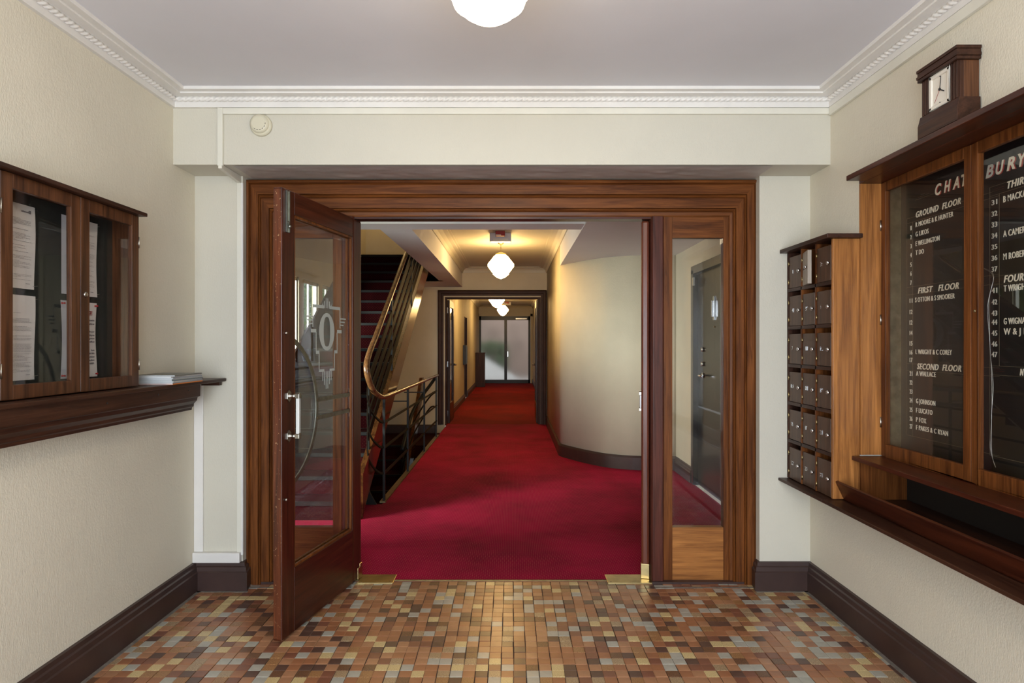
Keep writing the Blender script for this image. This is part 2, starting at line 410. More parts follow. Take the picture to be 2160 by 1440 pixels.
for i, (y, x, w, mi, ti, tp) in enumerate(singles):
    if i < 300:
        key = mi
        if key not in protos:
            mb = MB().add(*tile_verts(0, 0, T, T, 0)); o = mb.build('tile', TM[mi][0], floor, fixn=False); protos[key] = o.data
        else:
            o = bpy.data.objects.new('tile', protos[key]); COL.objects.link(o); o.parent = floor
        o.location = (x, y, tp); o.rotation_euler = (ti[1]*.5, -ti[0]*.5, random.uniform(-.006, .006)); o.scale = (w/T, 1, 1)
    else: field.add(*tile_verts(x, y, w, T, tp, ti), mi)
field.build('tile_field', [t[0] for t in TM], floor, kind='stuff', fixn=False)
# dusty grout line along the skirtings
gr = MB(); gr.box(XL+.03, XL+.05, 0, YP-.02, -.003, .0012); gr.box(XR-.05, XR-.03, 0, YP-.02, -.003, .0012)
gr.box(XL+.03, -1.50, YP-.045, YP-.028, -.003, .0012); gr.box(1.38, XR-.03, YP-.045, YP-.028, -.003, .0012)
gr.box(.82, 1.42, 3.69, 3.705, -.003, .002); gr.box(-1.52, -.93, 3.69, 3.705, -.003, .002)
struct('trim_2', gr, M['dust'], 'dusty filler line where tiles meet the skirting')

# baseboards
BP = [(0, 0), (.030, 0), (.030, .104), (.024, .110), (.022, .132), (.015, .138), (.013, .157), (0, .160)]
def baseboard(name, pts, label, prof=BP, mat=None):
    """pts: plan polyline, room on the left hand side of travel"""
    P = [Vector((x, y)) for x, y in pts]; n = len(prof); mb = MB(); rings = []
    for i, p in enumerate(P):
        d0 = (p-P[i-1]).normalized() if i > 0 else None; d1 = (P[i+1]-p).normalized() if i < len(P)-1 else None
        d0 = d0 or d1; d1 = d1 or d0
        n0, n1 = Vector((-d0.y, d0.x)), Vector((-d1.y, d1.x)); m = (n0+n1)
        m = m/m.length; m = m/max(.3, m.dot(n0))
        rings.append([(p.x+m.x*o, p.y+m.y*o, z) for o, z in prof])
    vs = [q for r in rings for q in r]
    fs = [(i*n+j, i*n+j+1, (i+1)*n+j+1, (i+1)*n+j) for i in range(len(P)-1) for j in range(n-1)]
    mb.add(vs, fs); mb.add(vs, [tuple(range(n)), tuple(range((len(P)-1)*n, len(P)*n))])
    return struct(name, mb, mat or M['base'], label)
baseboard('baseboard_left', [(-1.555, 3.74), (-1.543, YP), (XL, YP), (XL, -1.5)], 'glossy brown skirting along the left wall and pier')
baseboard('baseboard_right', [(XR, -1.5), (XR, YP), (1.413, YP), (1.425, 3.74)], 'glossy brown skirting along the right wall and pier')

# cornice
ZK = 2.662
CP = [(0, ZK), (.018, ZK), (.018, 2.690), (.022, 2.694), (.022, 2.713), (.036, 2.715), (.078, 2.715), (.078, 2.723), (.112, 2.723), (.114, 2.739), (0, 2.739)]
cn = MB()
ring = []
for (x, y, sx, sy) in ((XL, -1.5, 1, 0), (XL, YB, 1, -1), (XR, YB, -1, -1), (XR, -1.5, -1, 0)):
    ring.append([(x+sx*o, y+sy*o, z) for o, z in CP])
n = len(CP)
cn.add([q for r in ring for q in r], [(i*n+j, i*n+(j+1) % n, (i+1)*n+(j+1) % n, (i+1)*n+j) for i in range(3) for j in range(n)])
cornice = struct('trim_3', cn, M['white'], 'white stepped plaster cornice around the vestibule ceiling')
def rope(p0, p1, inward):
    """twisted rope moulding, pitch 24 mm"""
    p0, p1 = Vector(p0), Vector(p1); Ln = (p1-p0).length; t = (p1-p0)/Ln; nrm = Vector(inward).normalized(); up = Vector((0, 0, 1))
    pitch = .030; ns = int(Ln/pitch*9); m = 7; mb = MB(); vs = []
    for i in range(ns+1):
        s = Ln*i/ns
        for j in range(m):
            a = -PI/2+PI*j/(m-1)
            ph = (s/pitch - j/(m-1)*1.25) % 1
            r = .0140*(.58+.42*math.sin(PI*ph)**.7)
            vs.append(p0+t*s+nrm*(r*math.cos(a)*1.1)+up*(r*math.sin(a)))
    fs = [(i*m+j, (i+1)*m+j, (i+1)*m+j+1, i*m+j+1) for i in range(ns) for j in range(m-1)]
    mb.add(vs, fs, 0, True); return mb
for i, (a, b, nn) in enumerate((((XL+.022, .2, 2.7035), (XL+.022, YB-.03, 2.7035), (1, 0, -.1)), ((XL+.03, YB-.022, 2.7035), (XR-.03, YB-.022, 2.7035), (0, -1, -.1)),
                                ((XR-.022, .2, 2.7035), (XR-.022, YB-.03, 2.7035), (-1, 0, -.1)))):
    rope(a, b, nn).build('rope_moulding', M['white'], cornice, fixn=False)
# cream batten / cable trunking under the cornice and down the pier
tr = empty('cable_trunking', (-1.55, YB, 2.35)); tag(tr, 'cream cable trunking running under the cornice and down to the doorway corner', 'cable trunking')
def tpart(mb, name='trunking_run', mat=None): return local(mb, tr).build(name, mat or M['trunk'], tr, bevel=.002)
tpart(MB().box(-1.545, XR, YB-.016, YB-.0005, 2.628, 2.661)); tpart(MB().box(-1.573, -1.545, YB-.018, YB-.0005, 2.352, 2.661))
tpart(MB().box(XR-.018, XR-.0005, -1.4, YB-.02, 2.618, 2.661))
tpart(MB().prism([(YB-.015, 2.361), (YB-.015, 2.338), (YP-.0, 2.318), (YP-.0, 2.361)], 'x', -1.570, -1.550))
tp2 = empty('corner_trunking', (-1.6, YP, 1)); tag(tp2, 'white boxed trunking on the left pier beside the timber doorway', 'cable trunking')
local(MB().box(-1.572, -1.548, YP-.012, YP-.0005, .20, 2.32), tp2).build('trunking_run', M['trunk'], tp2, bevel=.002)
local(MB().box(-1.547, -1.536, YP-.016, YP-.001, .20, 2.32), tp2).build('trunking_run', M['white'], tp2, bevel=.002)
local(MB().box(XL+.001, XL+.052, YP-.014, YP-.0005, .218, 1.185), tp2).build('trunking_run', M['white'], tp2, bevel=.002)
local(MB().box(XL+.001, -1.548, YP-.034, YP-.0005, .1605, .217), tp2).build('trunking_base', M['white'], tp2, bevel=.003)

# ------------------------------------------------------------------ stair hall and corridor shell
YH = 3.95
ZH = 2.74; ZS = 2.39
CL, CR = -.878, .60
PW = 11.22
# left hall wall with windows
wins = [(4.12, 4.98), (6.20, 6.92), (7.08, 7.62), (7.78, 8.30)]
WZ0, WZ1 = .95, 2.12
hw = MB(); ys = [YH-.12]+[v for w in wins for v in w]+[PW+.2]
for i in range(0, len(ys), 2): hw.box(HL-.08, HL, ys[i], ys[i+1], -2, 5.2)
for a, b in wins: hw.box(HL-.08, HL, a, b, -2, .30 if a < 5 else WZ0); hw.box(HL-.08, HL, a, b, WZ1, 5.2)
struct('wall_hall_left', hw, M['paper_hall'], 'cream stair hall wall pierced by tall narrow windows')
for i, (a, b) in enumerate(wins):
    WZ0 = .30 if a < 5 else .95
    w = empty('window_%d' % (i+3), (HL-.1, (a+b)/2, WZ0)); tag(w, 'tall narrow hall window seen through the open glazed door', kind='structure')
    f = MB(); f.box(HL-.06, HL-.02, a, a+.022, WZ0, WZ1); f.box(HL-.06, HL-.02, b-.022, b, WZ0, WZ1)
    f.box(HL-.06, HL-.02, a, b, WZ1-.035, WZ1); f.box(HL-.06, HL-.02, a, b, WZ0, WZ0+.05); f.box(HL-.05, HL-.03, (a+b)/2-.01, (a+b)/2+.01, WZ0, WZ1)
    local(f, w).build('window_frame', M['white'], w)
    local(MB().box(HL-.042, HL-.038, a+.03, b-.03, WZ0+.04, WZ1-.03), w).build('window_pane', M['glassw'], w)
    local(MB().box(HL-.02, HL+.03, a-.02, b+.02, WZ0-.03, WZ0), w).build('window_sill', M['base'], w)
struct('wall_hall_right', MB().box(HR, HR+.2, YH-.12, 5.42, -.1, 2.8).box(HR, HR+.2, 6.41, 7.4, -.1, 2.8).box(HR, HR+.2, 5.42, 6.41, 2.137, 2.8).box(HR+.1, HR+.2, 5.42, 6.41, -.1, 2.2),
       M['paper_hall'], 'cream hall wall that holds the dark flat door')
# returns behind the vestibule
rt = MB(); rt.box(HL-.2, -1.53, 3.86, YH, -.1, 5.2); rt.box(1.41, HR+.2, 3.86, YH, -.1, 2.8); rt.box(-1.55, 1.43, 3.88, YH, 2.30, 5.2)
struct('wall_hall_front', rt, M['paper_hall'], 'cream inner face of the vestibule wall')
# curved wall
cp = [(.60, PW), (.60, 9.0), (.60, 8.25), (.602, 8.09), (.64, 7.97), (.717, 7.83), (.83, 7.63), (.955, 7.455), (1.05, 7.34), (1.155, 7.26), (1.28, 7.195), (1.41, 7.16), (1.60, 7.14), (HR, 7.135)]
def smooth_path(p, k=5):
    out = []
    for i in range(len(p)-1):
        p0, p1, p2, p3 = p[max(i-1, 0)], p[i], p[i+1], p[min(i+2, len(p)-1)]
        for j in range(k):
            t = j/k
            out.append(tuple(.5*((2*p1[a])+(-p0[a]+p2[a])*t+(2*p0[a]-5*p1[a]+4*p2[a]-p3[a])*t*t+(-p0[a]+3*p1[a]-3*p2[a]+p3[a])*t**3) for a in range(len(p1))))
    out.append(p[-1]); return out
cps = [cp[0], cp[1]]+smooth_path(cp[2:], 4)
cw = MB(); vs = []
for x, y in cps: vs += [(x, y, -.1), (x, y, ZH)]
cw.add(vs, [(2*i, 2*i+2, 2*i+3, 2*i+1) for i in range(len(cps)-1)], 0, True)
wcur = cw.build('wall_curved', M['paper_hall'], fixn=False); tag(wcur, 'cream wall that curves from the corridor round to the right', kind='structure')
sd = wcur.modifiers.new('solid', 'SOLIDIFY'); sd.thickness = .1; sd.offset = -1
baseboard('baseboard_curved', [(HR, 7.135)]+[(x, y) for x, y in cps[::-1][1:-1]]+[(.60, PW-.01)], 'dark brown skirting following the curved wall',
          prof=[(0, 0), (.02, 0), (.02, .135), (.008, .158), (0, .158)])
baseboard('baseboard_hall_right', [(HR, YH), (HR, 5.36)], 'dark skirting before the flat door'); baseboard('baseboard_hall_corner', [(HR, 6.47), (HR, 7.1)], 'dark skirting between the flat door and the curved wall')
# ceilings and beams
cl = MB(); cl.box(HL-.1, CR, YH-.05, 5.34, ZH, ZH+.1); cl.box(CL-.02, CR+.02, 5.55, PW, ZH, ZH+.1)
struct('ceiling_corridor', cl, M['cream'], 'cream corridor ceiling lit by the pendant')
lc = MB(); lc.box(CR+.06, HR+.1, YH-.05, 8.3, ZS, ZS+.06); lc.box(CR, CR+.06, YH-.05, 8.09, ZS, ZH)
struct('ceiling_low', lc, M['ceil'], 'lower grey ceiling above the curved wall')
struct('trim_13', MB().box(HL, CR, 5.326, 5.33, 2.398, 2.74), M['white'], 'glossy face of the beam behind the doorway head, window light put into its pale colour')  # white face strip: window light on the beam put into its colour
struct('trim_4', MB().box(HL-.05, CR, 5.33, 5.60, 2.40, 2.85), M['ceil'], 'plaster beam across the hall behind the doorway head')
lb = MB(); lb.box(-1.152, CL, 5.6, PW, 2.40, 2.85); lb.box(HL, -1.152, 10.07, PW, 2.40, 2.75)
struct('trim_5', lb, M['ceil'], 'plaster beam running beside the staircase opening')
# corridor cornice (simple stepped cove)
cc = MB()
CC = [(0, 2.645), (.012, 2.645), (.03, 2.69), (.07, 2.72), (.12, 2.728), (.12, 2.734), (.15, 2.734), (.15, 2.741), (0, 2.741)]
ring = []
for (x, y, sx, sy) in ((CL, 5.6, 1, 0), (CL, PW, 1, -1), (CR, PW, -1, -1), (CR, 5.6, -1, 0)):
    ring.append([(x+sx*o, y+sy*o, z) for o, z in CC])
n = len(CC)
cc.add([q for r in ring for q in r], [(i*n+j, i*n+(j+1) % n, (i+1)*n+(j+1) % n, (i+1)*n+j) for i in range(3) for j in range(n)])
struct('trim_6', cc, M['cream'], 'cream coved cornice of the corridor')
# walls above the stair void
uv = MB(); uv.box(-1.152, -1.05, 5.3, 11.4, 2.8, 5.2); uv.box(HL, -1.1, 5.5, 5.6, 2.8, 5.2); uv.box(HL, -1.1, 10.07, 10.2, 2.4, 5.2); uv.box(HL-.1, -1.0, 5.5, 10.3, 5.1, 5.2)
struct('wall_stairwell', uv, M['paper_hall'], 'warm cream wall at the head of the stairs')
# portal wall
PX0, PX1, PZ = -1.15, .464, 2.195
pw = MB(); pw.box(HL-.1, PX0-.03, PW, PW+.16, -2.1, 2.9); pw.box(PX1+.03, CR+.3, PW, PW+.16, -.1, 2.9); pw.box(PX0-.03, PX1+.03, PW, PW+.16, PZ+.03, 2.9)
struct('wall_portal', pw, M['paper_hall'], 'cream wall around the inner corridor doorway')
# far corridor
FL, FR, FE = -1.216, .725, 23.1
fw = MB(); fw.box(FL-.15, FL, PW+.1, 16.2, -.1, 2.9); fw.box(FL-.15, FL, 17.1, FE+.2, -.1, 2.9); fw.box(FL-.15, FL, 16.2, 17.1, 2.1, 2.9); fw.box(FL-.25, FL-.12, 16.1, 17.2, -.1, 2.9)
struct('wall_corridor_left', fw, M['paper_hall'], 'yellow lit left wall of the far corridor')
struct('wall_corridor_right', MB().box(FR, FR+.15, PW+.1, FE+.2, -.1, 2.9), M['paper_hall'], 'right wall of the far corridor')
struct('wall_corridor_end', MB().box(FL, FR, FE, FE+.15, 2.41, 2.9).box(FL-.1, -1.20, FE, FE+.15, -.1, 2.5).box(.645, FR+.1, FE, FE+.15, -.1, 2.5), M['cream'], 'wall above the glass door at the corridor end')
struct('ceiling_far', MB().box(FL-.1, FR+.1, PW+.1, FE+.3, 2.78, 2.88), M['cream'], 'cream ceiling of the far corridor')
ring = []; cc = MB()
for (x, y, sx, sy) in ((FL, PW+.16, 1, 0), (FL, FE, 1, -1), (FR, FE, -1, -1), (FR, PW+.16, -1, 0)):
    ring.append([(x+sx*o, y+sy*o, z+.04) for o, z in CC])
cc.add([q for r in ring for q in r], [(i*n+j, i*n+(j+1) % n, (i+1)*n+(j+1) % n, (i+1)*n+j) for i in range(3) for j in range(n)])
struct('trim_7', cc, M['cream'], 'coved cornice of the far corridor')
baseboard('baseboard_corridor_left', [(FL, FE), (FL, 17.1)], 'dark skirting at the far left of the corridor'); baseboard('baseboard_corridor_near', [(FL, 16.2), (FL, PW+.2)], 'dark skirting of the far corridor beyond the doorway')
baseboard('baseboard_corridor_right', [(FR, PW+.2), (FR, FE)], 'dark skirting on the right of the far corridor')
# carpet floor of the hall (with the well cut out) and far corridor
RX = -1.14
cf = MB(); cf.box(HL+.002, HR-.002, 3.809, 5.62, -.02, .003); cf.box(RX, .60, 5.62, PW+.02, -.02, .003); cf.box(.60, HR, 5.62, 7.30, -.02, .003); cf.box(.60, .83, 7.3, 8.1, -.02, .003); cf.box(.83, 1.05, 7.3, 7.62, -.02, .003)
o = cf.build('fitted_carpet', M['carpet']); tag(o, 'crimson fitted carpet with cream pin dots beyond the tiled floor', 'carpet')
o = MB().box(FL+.001, FR-.001, PW+.02, FE, -.02, .003).build('corridor_carpet', M['carpet_far']); tag(o, 'plain looking red carpet of the far corridor beyond the inner doorway', 'carpet')
struct('trim_8', MB().prism([(3.797, 0), (3.800, .004), (3.808, .006), (3.815, .004), (3.815, 0)], 'x', -.94, .83), M['brassd'], 'thin metal strip where carpet meets tiles')
# stair well below floor
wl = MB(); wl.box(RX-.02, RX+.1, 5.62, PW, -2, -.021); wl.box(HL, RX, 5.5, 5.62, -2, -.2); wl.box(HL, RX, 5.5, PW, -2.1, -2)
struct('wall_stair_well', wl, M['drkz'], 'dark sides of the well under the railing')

# ------------------------------------------------------------------ timber doorway surround
SX0, SX1, SZ = -1.546, 1.430, 2.357
OW, OH = .155, .205
PR = [(0, 3.86), (0, 3.735), (.015, 3.722), (.05, 3.716), (.10, 3.722), (.125, 3.738), (.14, 3.742), (.40, 3.742), (.415, 3.752), (.43, 3.742), (.46, 3.738), (.49, 3.745), (.50, 3.757),
      (.78, 3.757), (.79, 3.768), (.81, 3.760), (.84, 3.758), (.87, 3.766), (.88, 3.778), (.97, 3.780), (1, 3.784), (1, 3.86)]
sur = empty('trim_9', (0, 3.8, 0)); tag(sur, 'deeply moulded oak surround of the double doorway', kind='structure')
def casing(x0, x1, zt, ow, oh, prof, zb=0.0):
    """three mitred pieces"""
    A = []; B = []; C = []; D = []
    for u, y in prof:
        A.append((x0+u*ow, y, zb)); B.append((x0+u*ow, y, zt-u*oh)); C.append((x1-u*ow, y, zt-u*oh)); D.append((x1-u*ow, y, zb))
    n = len(prof); res = []
    for P, Q in ((A, B), (B, C), (C, D)):
        mb = MB(); mb.add(P+Q, [(j, (j+1) % n, (j+1) % n+n, j+n) for j in range(n)])
        mb.add(P+Q, [tuple(range(n)), tuple(range(n, 2*n))]); res.append(mb)
    return res
l, t, r = casing(SX0, SX1, SZ, OW, OH, PR)
local(l, sur).build('jamb_moulding', M['oakz'], sur); local(t, sur).build('head_moulding', M['oakx'], sur); local(r, sur).build('jamb_moulding', M['oakz'], sur)
JX0, JX1 = -.933, .817
DT = 2.152
for a, b in ((JX0-.073, JX0), (JX1, JX1+.073)):
    m = MB(); m.prism([(a, 3.875), (a, 3.778), (a+.008, 3.768), (b-.008, 3.768), (b, 3.778), (b, 3.875)], 'z', .0, DT)
    local(m, sur).build('mullion', M['redwood'], sur, bevel=.002)
local(MB().box(JX0, JX1, 3.79, 3.875, DT-.012, DT), sur).build('head_stop', M['mahx'], sur)
# kick-worn bottoms
for k, (a, b) in enumerate(((JX1+.073, SX1-OW), (SX0+OW, JX0-.073))):
    w = empty('window_%d' % (k+1), ((a+b)/2, 3.8, 0)); tag(w, 'tall bevelled sidelight window in oak %s' % ('right of the doorway' if k == 0 else 'left of the doorway behind the open door'), kind='structure')
    g0, g1 = (a+.053, b-.03) if k == 0 else (a+.03, b-.053)
    yf = 3.786
    local(MB().box(a, g0, yf, 3.84, 0, DT), w).build('stile', M['oakz'], w, bevel=.002); local(MB().box(g1, b, yf, 3.84, 0, DT), w).build('stile', M['oakz'], w, bevel=.002)
    local(MB().box(g0, g1, yf, 3.84, 2.028, DT), w).build('top_rail', M['oakx'], w, bevel=.002)
    local(MB().box(g0, g1, yf+.004, 3.84, 0, .32), w).build('bottom_panel', M['ambx'] if k == 0 else M['oakx'], w, bevel=.002, label='lighter amber bottom panel' if k == 0 else None)
    gl = MB(); gl.box(g0, g1, 3.808, 3.814, .32, 2.028)
    local(gl, w).build('glass_pane', M['glass'], w)
    bv = MB()   # bevelled rim of the pane
    for x0, x1, z0, z1 in ((g0, g0+.016, .32, 2.028), (g1-.016, g1, .32, 2.028)):
        s0, s1 = (3.800, 3.8075) if x0 == g0 else (3.8075, 3.800)
        bv.add([(x0, s0, z0), (x1, s1, z0), (x1, s1, z1), (x0, s0, z1)], [(0, 1, 2, 3)])
    bv.add([(g0+.016, 3.8075, 2.012), (g1-.016, 3.8075, 2.012), (g1, 3.800, 2.028), (g0, 3.8, 2.028)], [(0, 1, 2, 3)])
    bv.add([(g0, 3.8, .32), (g1, 3.8, .32), (g1-.016, 3.8075, .336), (g0+.016, 3.8075, .336)], [(0, 1, 2, 3)])
    local(bv, w).build('glass_bevel', M['glass'], w, fixn=False)
# dusty scuffs at the foot
struct('trim_10', MB().box(JX1, SX1, 3.752, 3.80, 0, .012).box(SX0, JX0, 3.752, 3.80, 0, .012), M['base'], 'dark scuffed strip at the foot of the timber panels')

# ------------------------------------------------------------------ glazed door leaves (local: x along width from hinge, y thickness, z up)
DW, DTK = .872, .046
def door_leaf(name, loc, ang, label, handle_side, zs):
    """leaf runs from the pivot along local +x; handle_side +1/-1 = local y face with the pull"""
    d = empty(name, loc, ang); tag(d, label, kind='structure')
    z0, z1 = .012, DT-.016; hz = DTK/2
    hs, fs_ = .120, .113
    gx0, gx1, gz0, gz1 = hs, DW-fs_, .32, 2.026
    MB().box(0, gx0, -hz, hz, z0, z1).build('hinge_stile', M['edgez'] if zs[0] < 1.1 else M['mahz'], d, bevel=.012)
    MB().box(gx1, DW, -hz, hz, z0, z1).build('meeting_stile', M['mahz'], d, bevel=.005)
    MB().box(DW-.0005, DW+.0015, -hz+.004, hz-.004, z0+.01, z1-.01).build('worn_edge', M['mahworn'], d, label='chipped and worn red-brown edge')
    MB().box(gx0, gx1, -hz, hz, gz1, z1).build('top_rail', M['mahx'], d, bevel=.003)
    MB().box(gx0, gx1, -hz, hz, z0, gz0).build('bottom_rail', M['mahx'], d, bevel=.003)
    # glazing bead round the glass, both faces
    bd = MB()
    for s in (-1, 1):
        ya, yb = s*.006, s*(hz-.004)
        ya, yb = min(ya, yb), max(ya, yb)
        bd.box(gx0, gx0+.012, ya, yb, gz0, gz1); bd.box(gx1-.012, gx1, ya, yb, gz0, gz1)
        bd.box(gx0, gx1, ya, yb, gz1-.012, gz1); bd.box(gx0, gx1, ya, yb, gz0, gz0+.012)
    bd.build('glazing_bead', M['oakz'], d, bevel=.002)
    g = MB().box(gx0+.004, gx1-.004, -.003, .003, gz0+.004, gz1-.004).build('glass_pane', M['glass'], d)
    # etched emblem
    e = MB(); cx = DW-.475; y = .0042*handle_side; th = .0004
    def bar(x0, x1, za, zb): e.box(cx+x0, cx+x1, y-th, y+th, za, zb)
    N = 40; vs = []
    for i in range(N):
        a = 2*PI*i/N; vs.append((cx+.086*math.cos(a), y-th, 1.468+.101*math.sin(a)))
        ix = .036*math.copysign(abs(math.cos(a))**.7, math.cos(a)); iz = .080*math.copysign(abs(math.sin(a))**.8, math.sin(a))
        vs.append((cx+ix, y-th, 1.468+iz))
    e.add(vs, [(2*i, 2*i+1, (2*i+3) % (2*N), (2*i+2) % (2*N)) for i in range(N)])
    for s in (-1, 1):
        def sb(a, b, za, zb): bar(min(s*a, s*b), max(s*a, s*b), za, zb)
        sb(.03, .155, 1.592, 1.608); sb(.150, .156, 1.49, 1.592); sb(.118, .172, 1.462, 1.480)
        sb(.115, .121, 1.365, 1.465); sb(.085, .121, 1.350, 1.367); sb(.083, .089, 1.262, 1.352); sb(.03, .089, 1.255, 1.268)
        for k in range(3): sb(.155, .225-.014*k, 1.545-.018*k-.005, 1.545-.018*k+.002)
    for k in range(6):
        x = -.0475+k*.019; ln = .05+.055*(1-abs(k-2.5)/2.5)
        bar(x-.0032, x+.0032, 1.255-ln, 1.255); ln2 = .022+.04*(1-abs(k-2.5)/2.5)
        bar(x-.0025, x+.0025, 1.595, 1.595+ln2)
    e.build('etched_emblem', M['frost_etch'], g, fixn=False)
    # curved metal guard bar (half ring) with two cross bars, on the pull side
    s = handle_side; R = .372; c0 = DW+.016; yy = s*(hz+.006)
    pts = []
    a0 = math.asin(.343/R)
    for i in range(33):
        a = -a0+2*a0*i/32; pts.append((c0-R*math.cos(a), yy*.55, 1.075+R*math.sin(a)))
    gb = MB().sweep(pts, [(-.004, -.011), (.004, -.011), (.004, .011), (-.004, .011)], up=(0, 1, 0), smooth=False)
    gb = MB(); ri, ro = R-.011, R+.011
    for i in range(32):
        a, b = -a0+2*a0*i/32, -a0+2*a0*(i+1)/32
        q = []
        for ang_, rr in ((a, ri), (a, ro), (b, ro), (b, ri)):
            q.append((c0-rr*math.cos(ang_), 1.075+rr*math.sin(ang_)))
        gb.prism(q, 'y', s*.005, s*.012)
    gobj = gb.build('curved_guard_bar', M['grey_metal'], d, bevel=0)
    for z in (1.11, 1.017):
        MB().box(gx0+.004, c0-R, s*.005, s*.011, z-.011, z+.011).build('cross_bar', M['grey_metal'], d)
        MB().cyl((c0-R, s*.012, z), .005, s*.002, 'y', 10).build('screw', M['brassd'], gobj)
    MB().box(gx0+.002, gx0+.008, s*.004, s*.016, .98, 1.145).build('end_plate', M['grey_metal'], d)
    # pull handle
    h = MB(); hx = DW-.055
    for z in zs:
        hexa = [(hx+.018*math.copysign(1, math.cos(a))*(1 if abs(math.cos(a)) > .3 else 0), z+dz) for a, dz in ((0, -.014), (0, .014), (PI/2, .028), (PI, .014), (PI, -.014), (-PI/2, -.028))]
        h.prism(hexa, 'y', s*hz, s*(hz+.006))
        h.lathe([(.014, 0), (.008, s*.01), (.006, s*.018), (.010, s*.024), (.006, s*.030), (.006, s*.040)], (hx, s*(hz+.006), z), 'y', 14)
        h.prism([(hx-.011, z-.010), (hx+.011, z-.010), (hx+.011, z+.010), (hx+.006, z+.016), (hx-.006, z+.016), (hx-.011, z+.010)], 'y', s*(hz+.040), s*(hz+.062))
    hd = h.build('pull_handle', M['nickel'], d, bevel=.001)
    MB().box(hx-.009, hx+.009, s*(hz+.043), s*(hz+.059), zs[1]+.01, zs[0]-.01).build('handle_grip', M['acrylic'], hd, bevel=.003, label='milky white square grip')
    for z in (1.453, .668):
        b = MB()
        for sg in (-1, 1): b.lathe([(.007, 0), (.007, sg*.006), (.004, sg*.010)], (DW-.03, sg*hz, z), 'y', 12)
        b.build('bolt_head', M['nickel'], d)
    # flush bolt at the top
    fb = MB(); fx = DW-.042
    fb.box(fx-.013, fx+.013, s*hz, s*(hz+.005), 1.93, 2.125); fb.box(fx-.013, fx-.009, s*hz, s*(hz+.010), 1.93, 2.125); fb.box(fx+.009, fx+.013, s*hz, s*(hz+.010), 1.93, 2.125)
    fb.box(fx-.004, fx+.004, s*(hz+.005), s*(hz+.013), 1.95, 1.975); fb.box(fx-.011, fx+.011, s*(hz+.004), s*(hz+.009), 1.972, 1.982)
    fb.cyl((fx, s*(hz+.005), 1.957), .006, s*.016, 'y', 10)
    fb.build('flush_bolt', M['grey_metal'], d)
    # brass pivot shoe
    MB().box(-.004, .055, -hz-.003, hz+.003, .006, .075).box(-.004, .028, -hz-.003, hz+.003, .075, .095).build('pivot_shoe', M['brass'], d, bevel=.003, label='worn brass shoe on the pivot corner')
    return d
vec = Vector((-1.077+.903, 2.99-3.86))
angL = math.atan2(vec.y, vec.x)
# left leaf: pivot at (-.925, 3.85); its right-hand face passes the measured line
door_leaf('door_1', (-.903-.0245, 3.858, 0), angL, 'left glazed mahogany door leaf swung open towards the viewer with etched glass', 1, (1.155, .965))
angR = math.atan2(1, .262)
door_leaf('door_2', (.789, 3.822, 0), angR, 'right glazed door leaf seen edge on, opened inward', 1, (1.046, .93))
for i, (x0, x1, lab) in enumerate(((-.909, -.70, 'brass floor spring plate at the foot of the left door leaf'), (.558, .818, 'brass floor spring plate at the foot of the right door leaf'))):
    p = MB().box(x0, x1, 3.756, 3.895, -.002, .0062).build('floor_spring_plate', M['brass'], bevel=.002); tag(p, lab, 'floor plate', 'brass floor plates')
    for sx in (x0+.02, x1-.02):
        MB().cyl((sx, 3.775, .006), .005, .001, 'z', 10).build('screw', M['brassd'], p)

# ------------------------------------------------------------------ pendants
GP = [(.38, 0), (.55, -.14), (1, -.70), (1.015, -.80), (1, -.93), (.66, -1.38), (.60, -1.42), (.63, -1.46), (.60, -1.54), (.46, -1.62), (.44, -1.67), (.30, -1.76), (.13, -1.83), (.02, -1.87)]
def pendant(x, y, zc, ztop, R, label, gm):
    r = empty('pendant_lamp', (x, y, zc)); tag(r, label, 'ceiling lamp', 'opal glass pendant lamps')
    MB().lathe([(.004, -.045), (.012, -.04), (.035, -.02), (.048, -.004), (.048, 0)], (0, 0, 0), 'z', 20).build('ceiling_rose', M['brass'], r)
    ch = MB(); z = -.045; k = 0
    while z > ztop-zc+.03:
        pts = []
        for i in range(9):
            a = 2*PI*i/8; u, w = .007*math.cos(a), .014*math.sin(a)
            pts.append((u, 0, z-.012+w) if k % 2 else (0, u, z-.012+w))
        ch.tube(pts, .002, 5, 0); z -= .022; k += 1
    ch.box(-.002, .002, -.002, .002, ztop-zc+.01, -.04); ch.build('chain', M['brassd'], r)
    MB().lathe([(.006, .035), (.02, .03), (.42*R, .012), (.45*R, 0), (.40*R, -.006)], (0, 0, ztop-zc), 'z', 24).build('gallery', M['brass'], r)
    gl = MB(); gl.lathe([(a*R, b*R+ztop-zc) for a, b in GP], (0, 0, 0), 'z', 32)
    gl.build('glass_shade', gm, r)
    MB().lathe([(.58*R, -1.44*R+ztop-zc+.003), (.645*R, -1.405*R+ztop-zc), (.60*R, -1.40*R+ztop-zc)], (0, 0, 0), 'z', 32).build('shade_ring', M['brassd'], r)
    return r
pendant(-.068, 1.85, ZC, 2.636, .169, 'lit opal glass pendant at the top edge of the view over the tiled vestibule', M['globe_v'])
pendant(-.152, 8.41, ZH, 2.572, .169, 'lit opal glass pendant hanging in the corridor before the inner doorway', M['globe'])
pendant(-.34, 13.9, 2.78, 2.505, .169, 'lit opal pendant just under the inner doorway head', M['globe'])
pendant(-.29, 19.2, 2.78, 2.565, .169, 'farthest lit opal pendant before the glass end door', M['globe'])
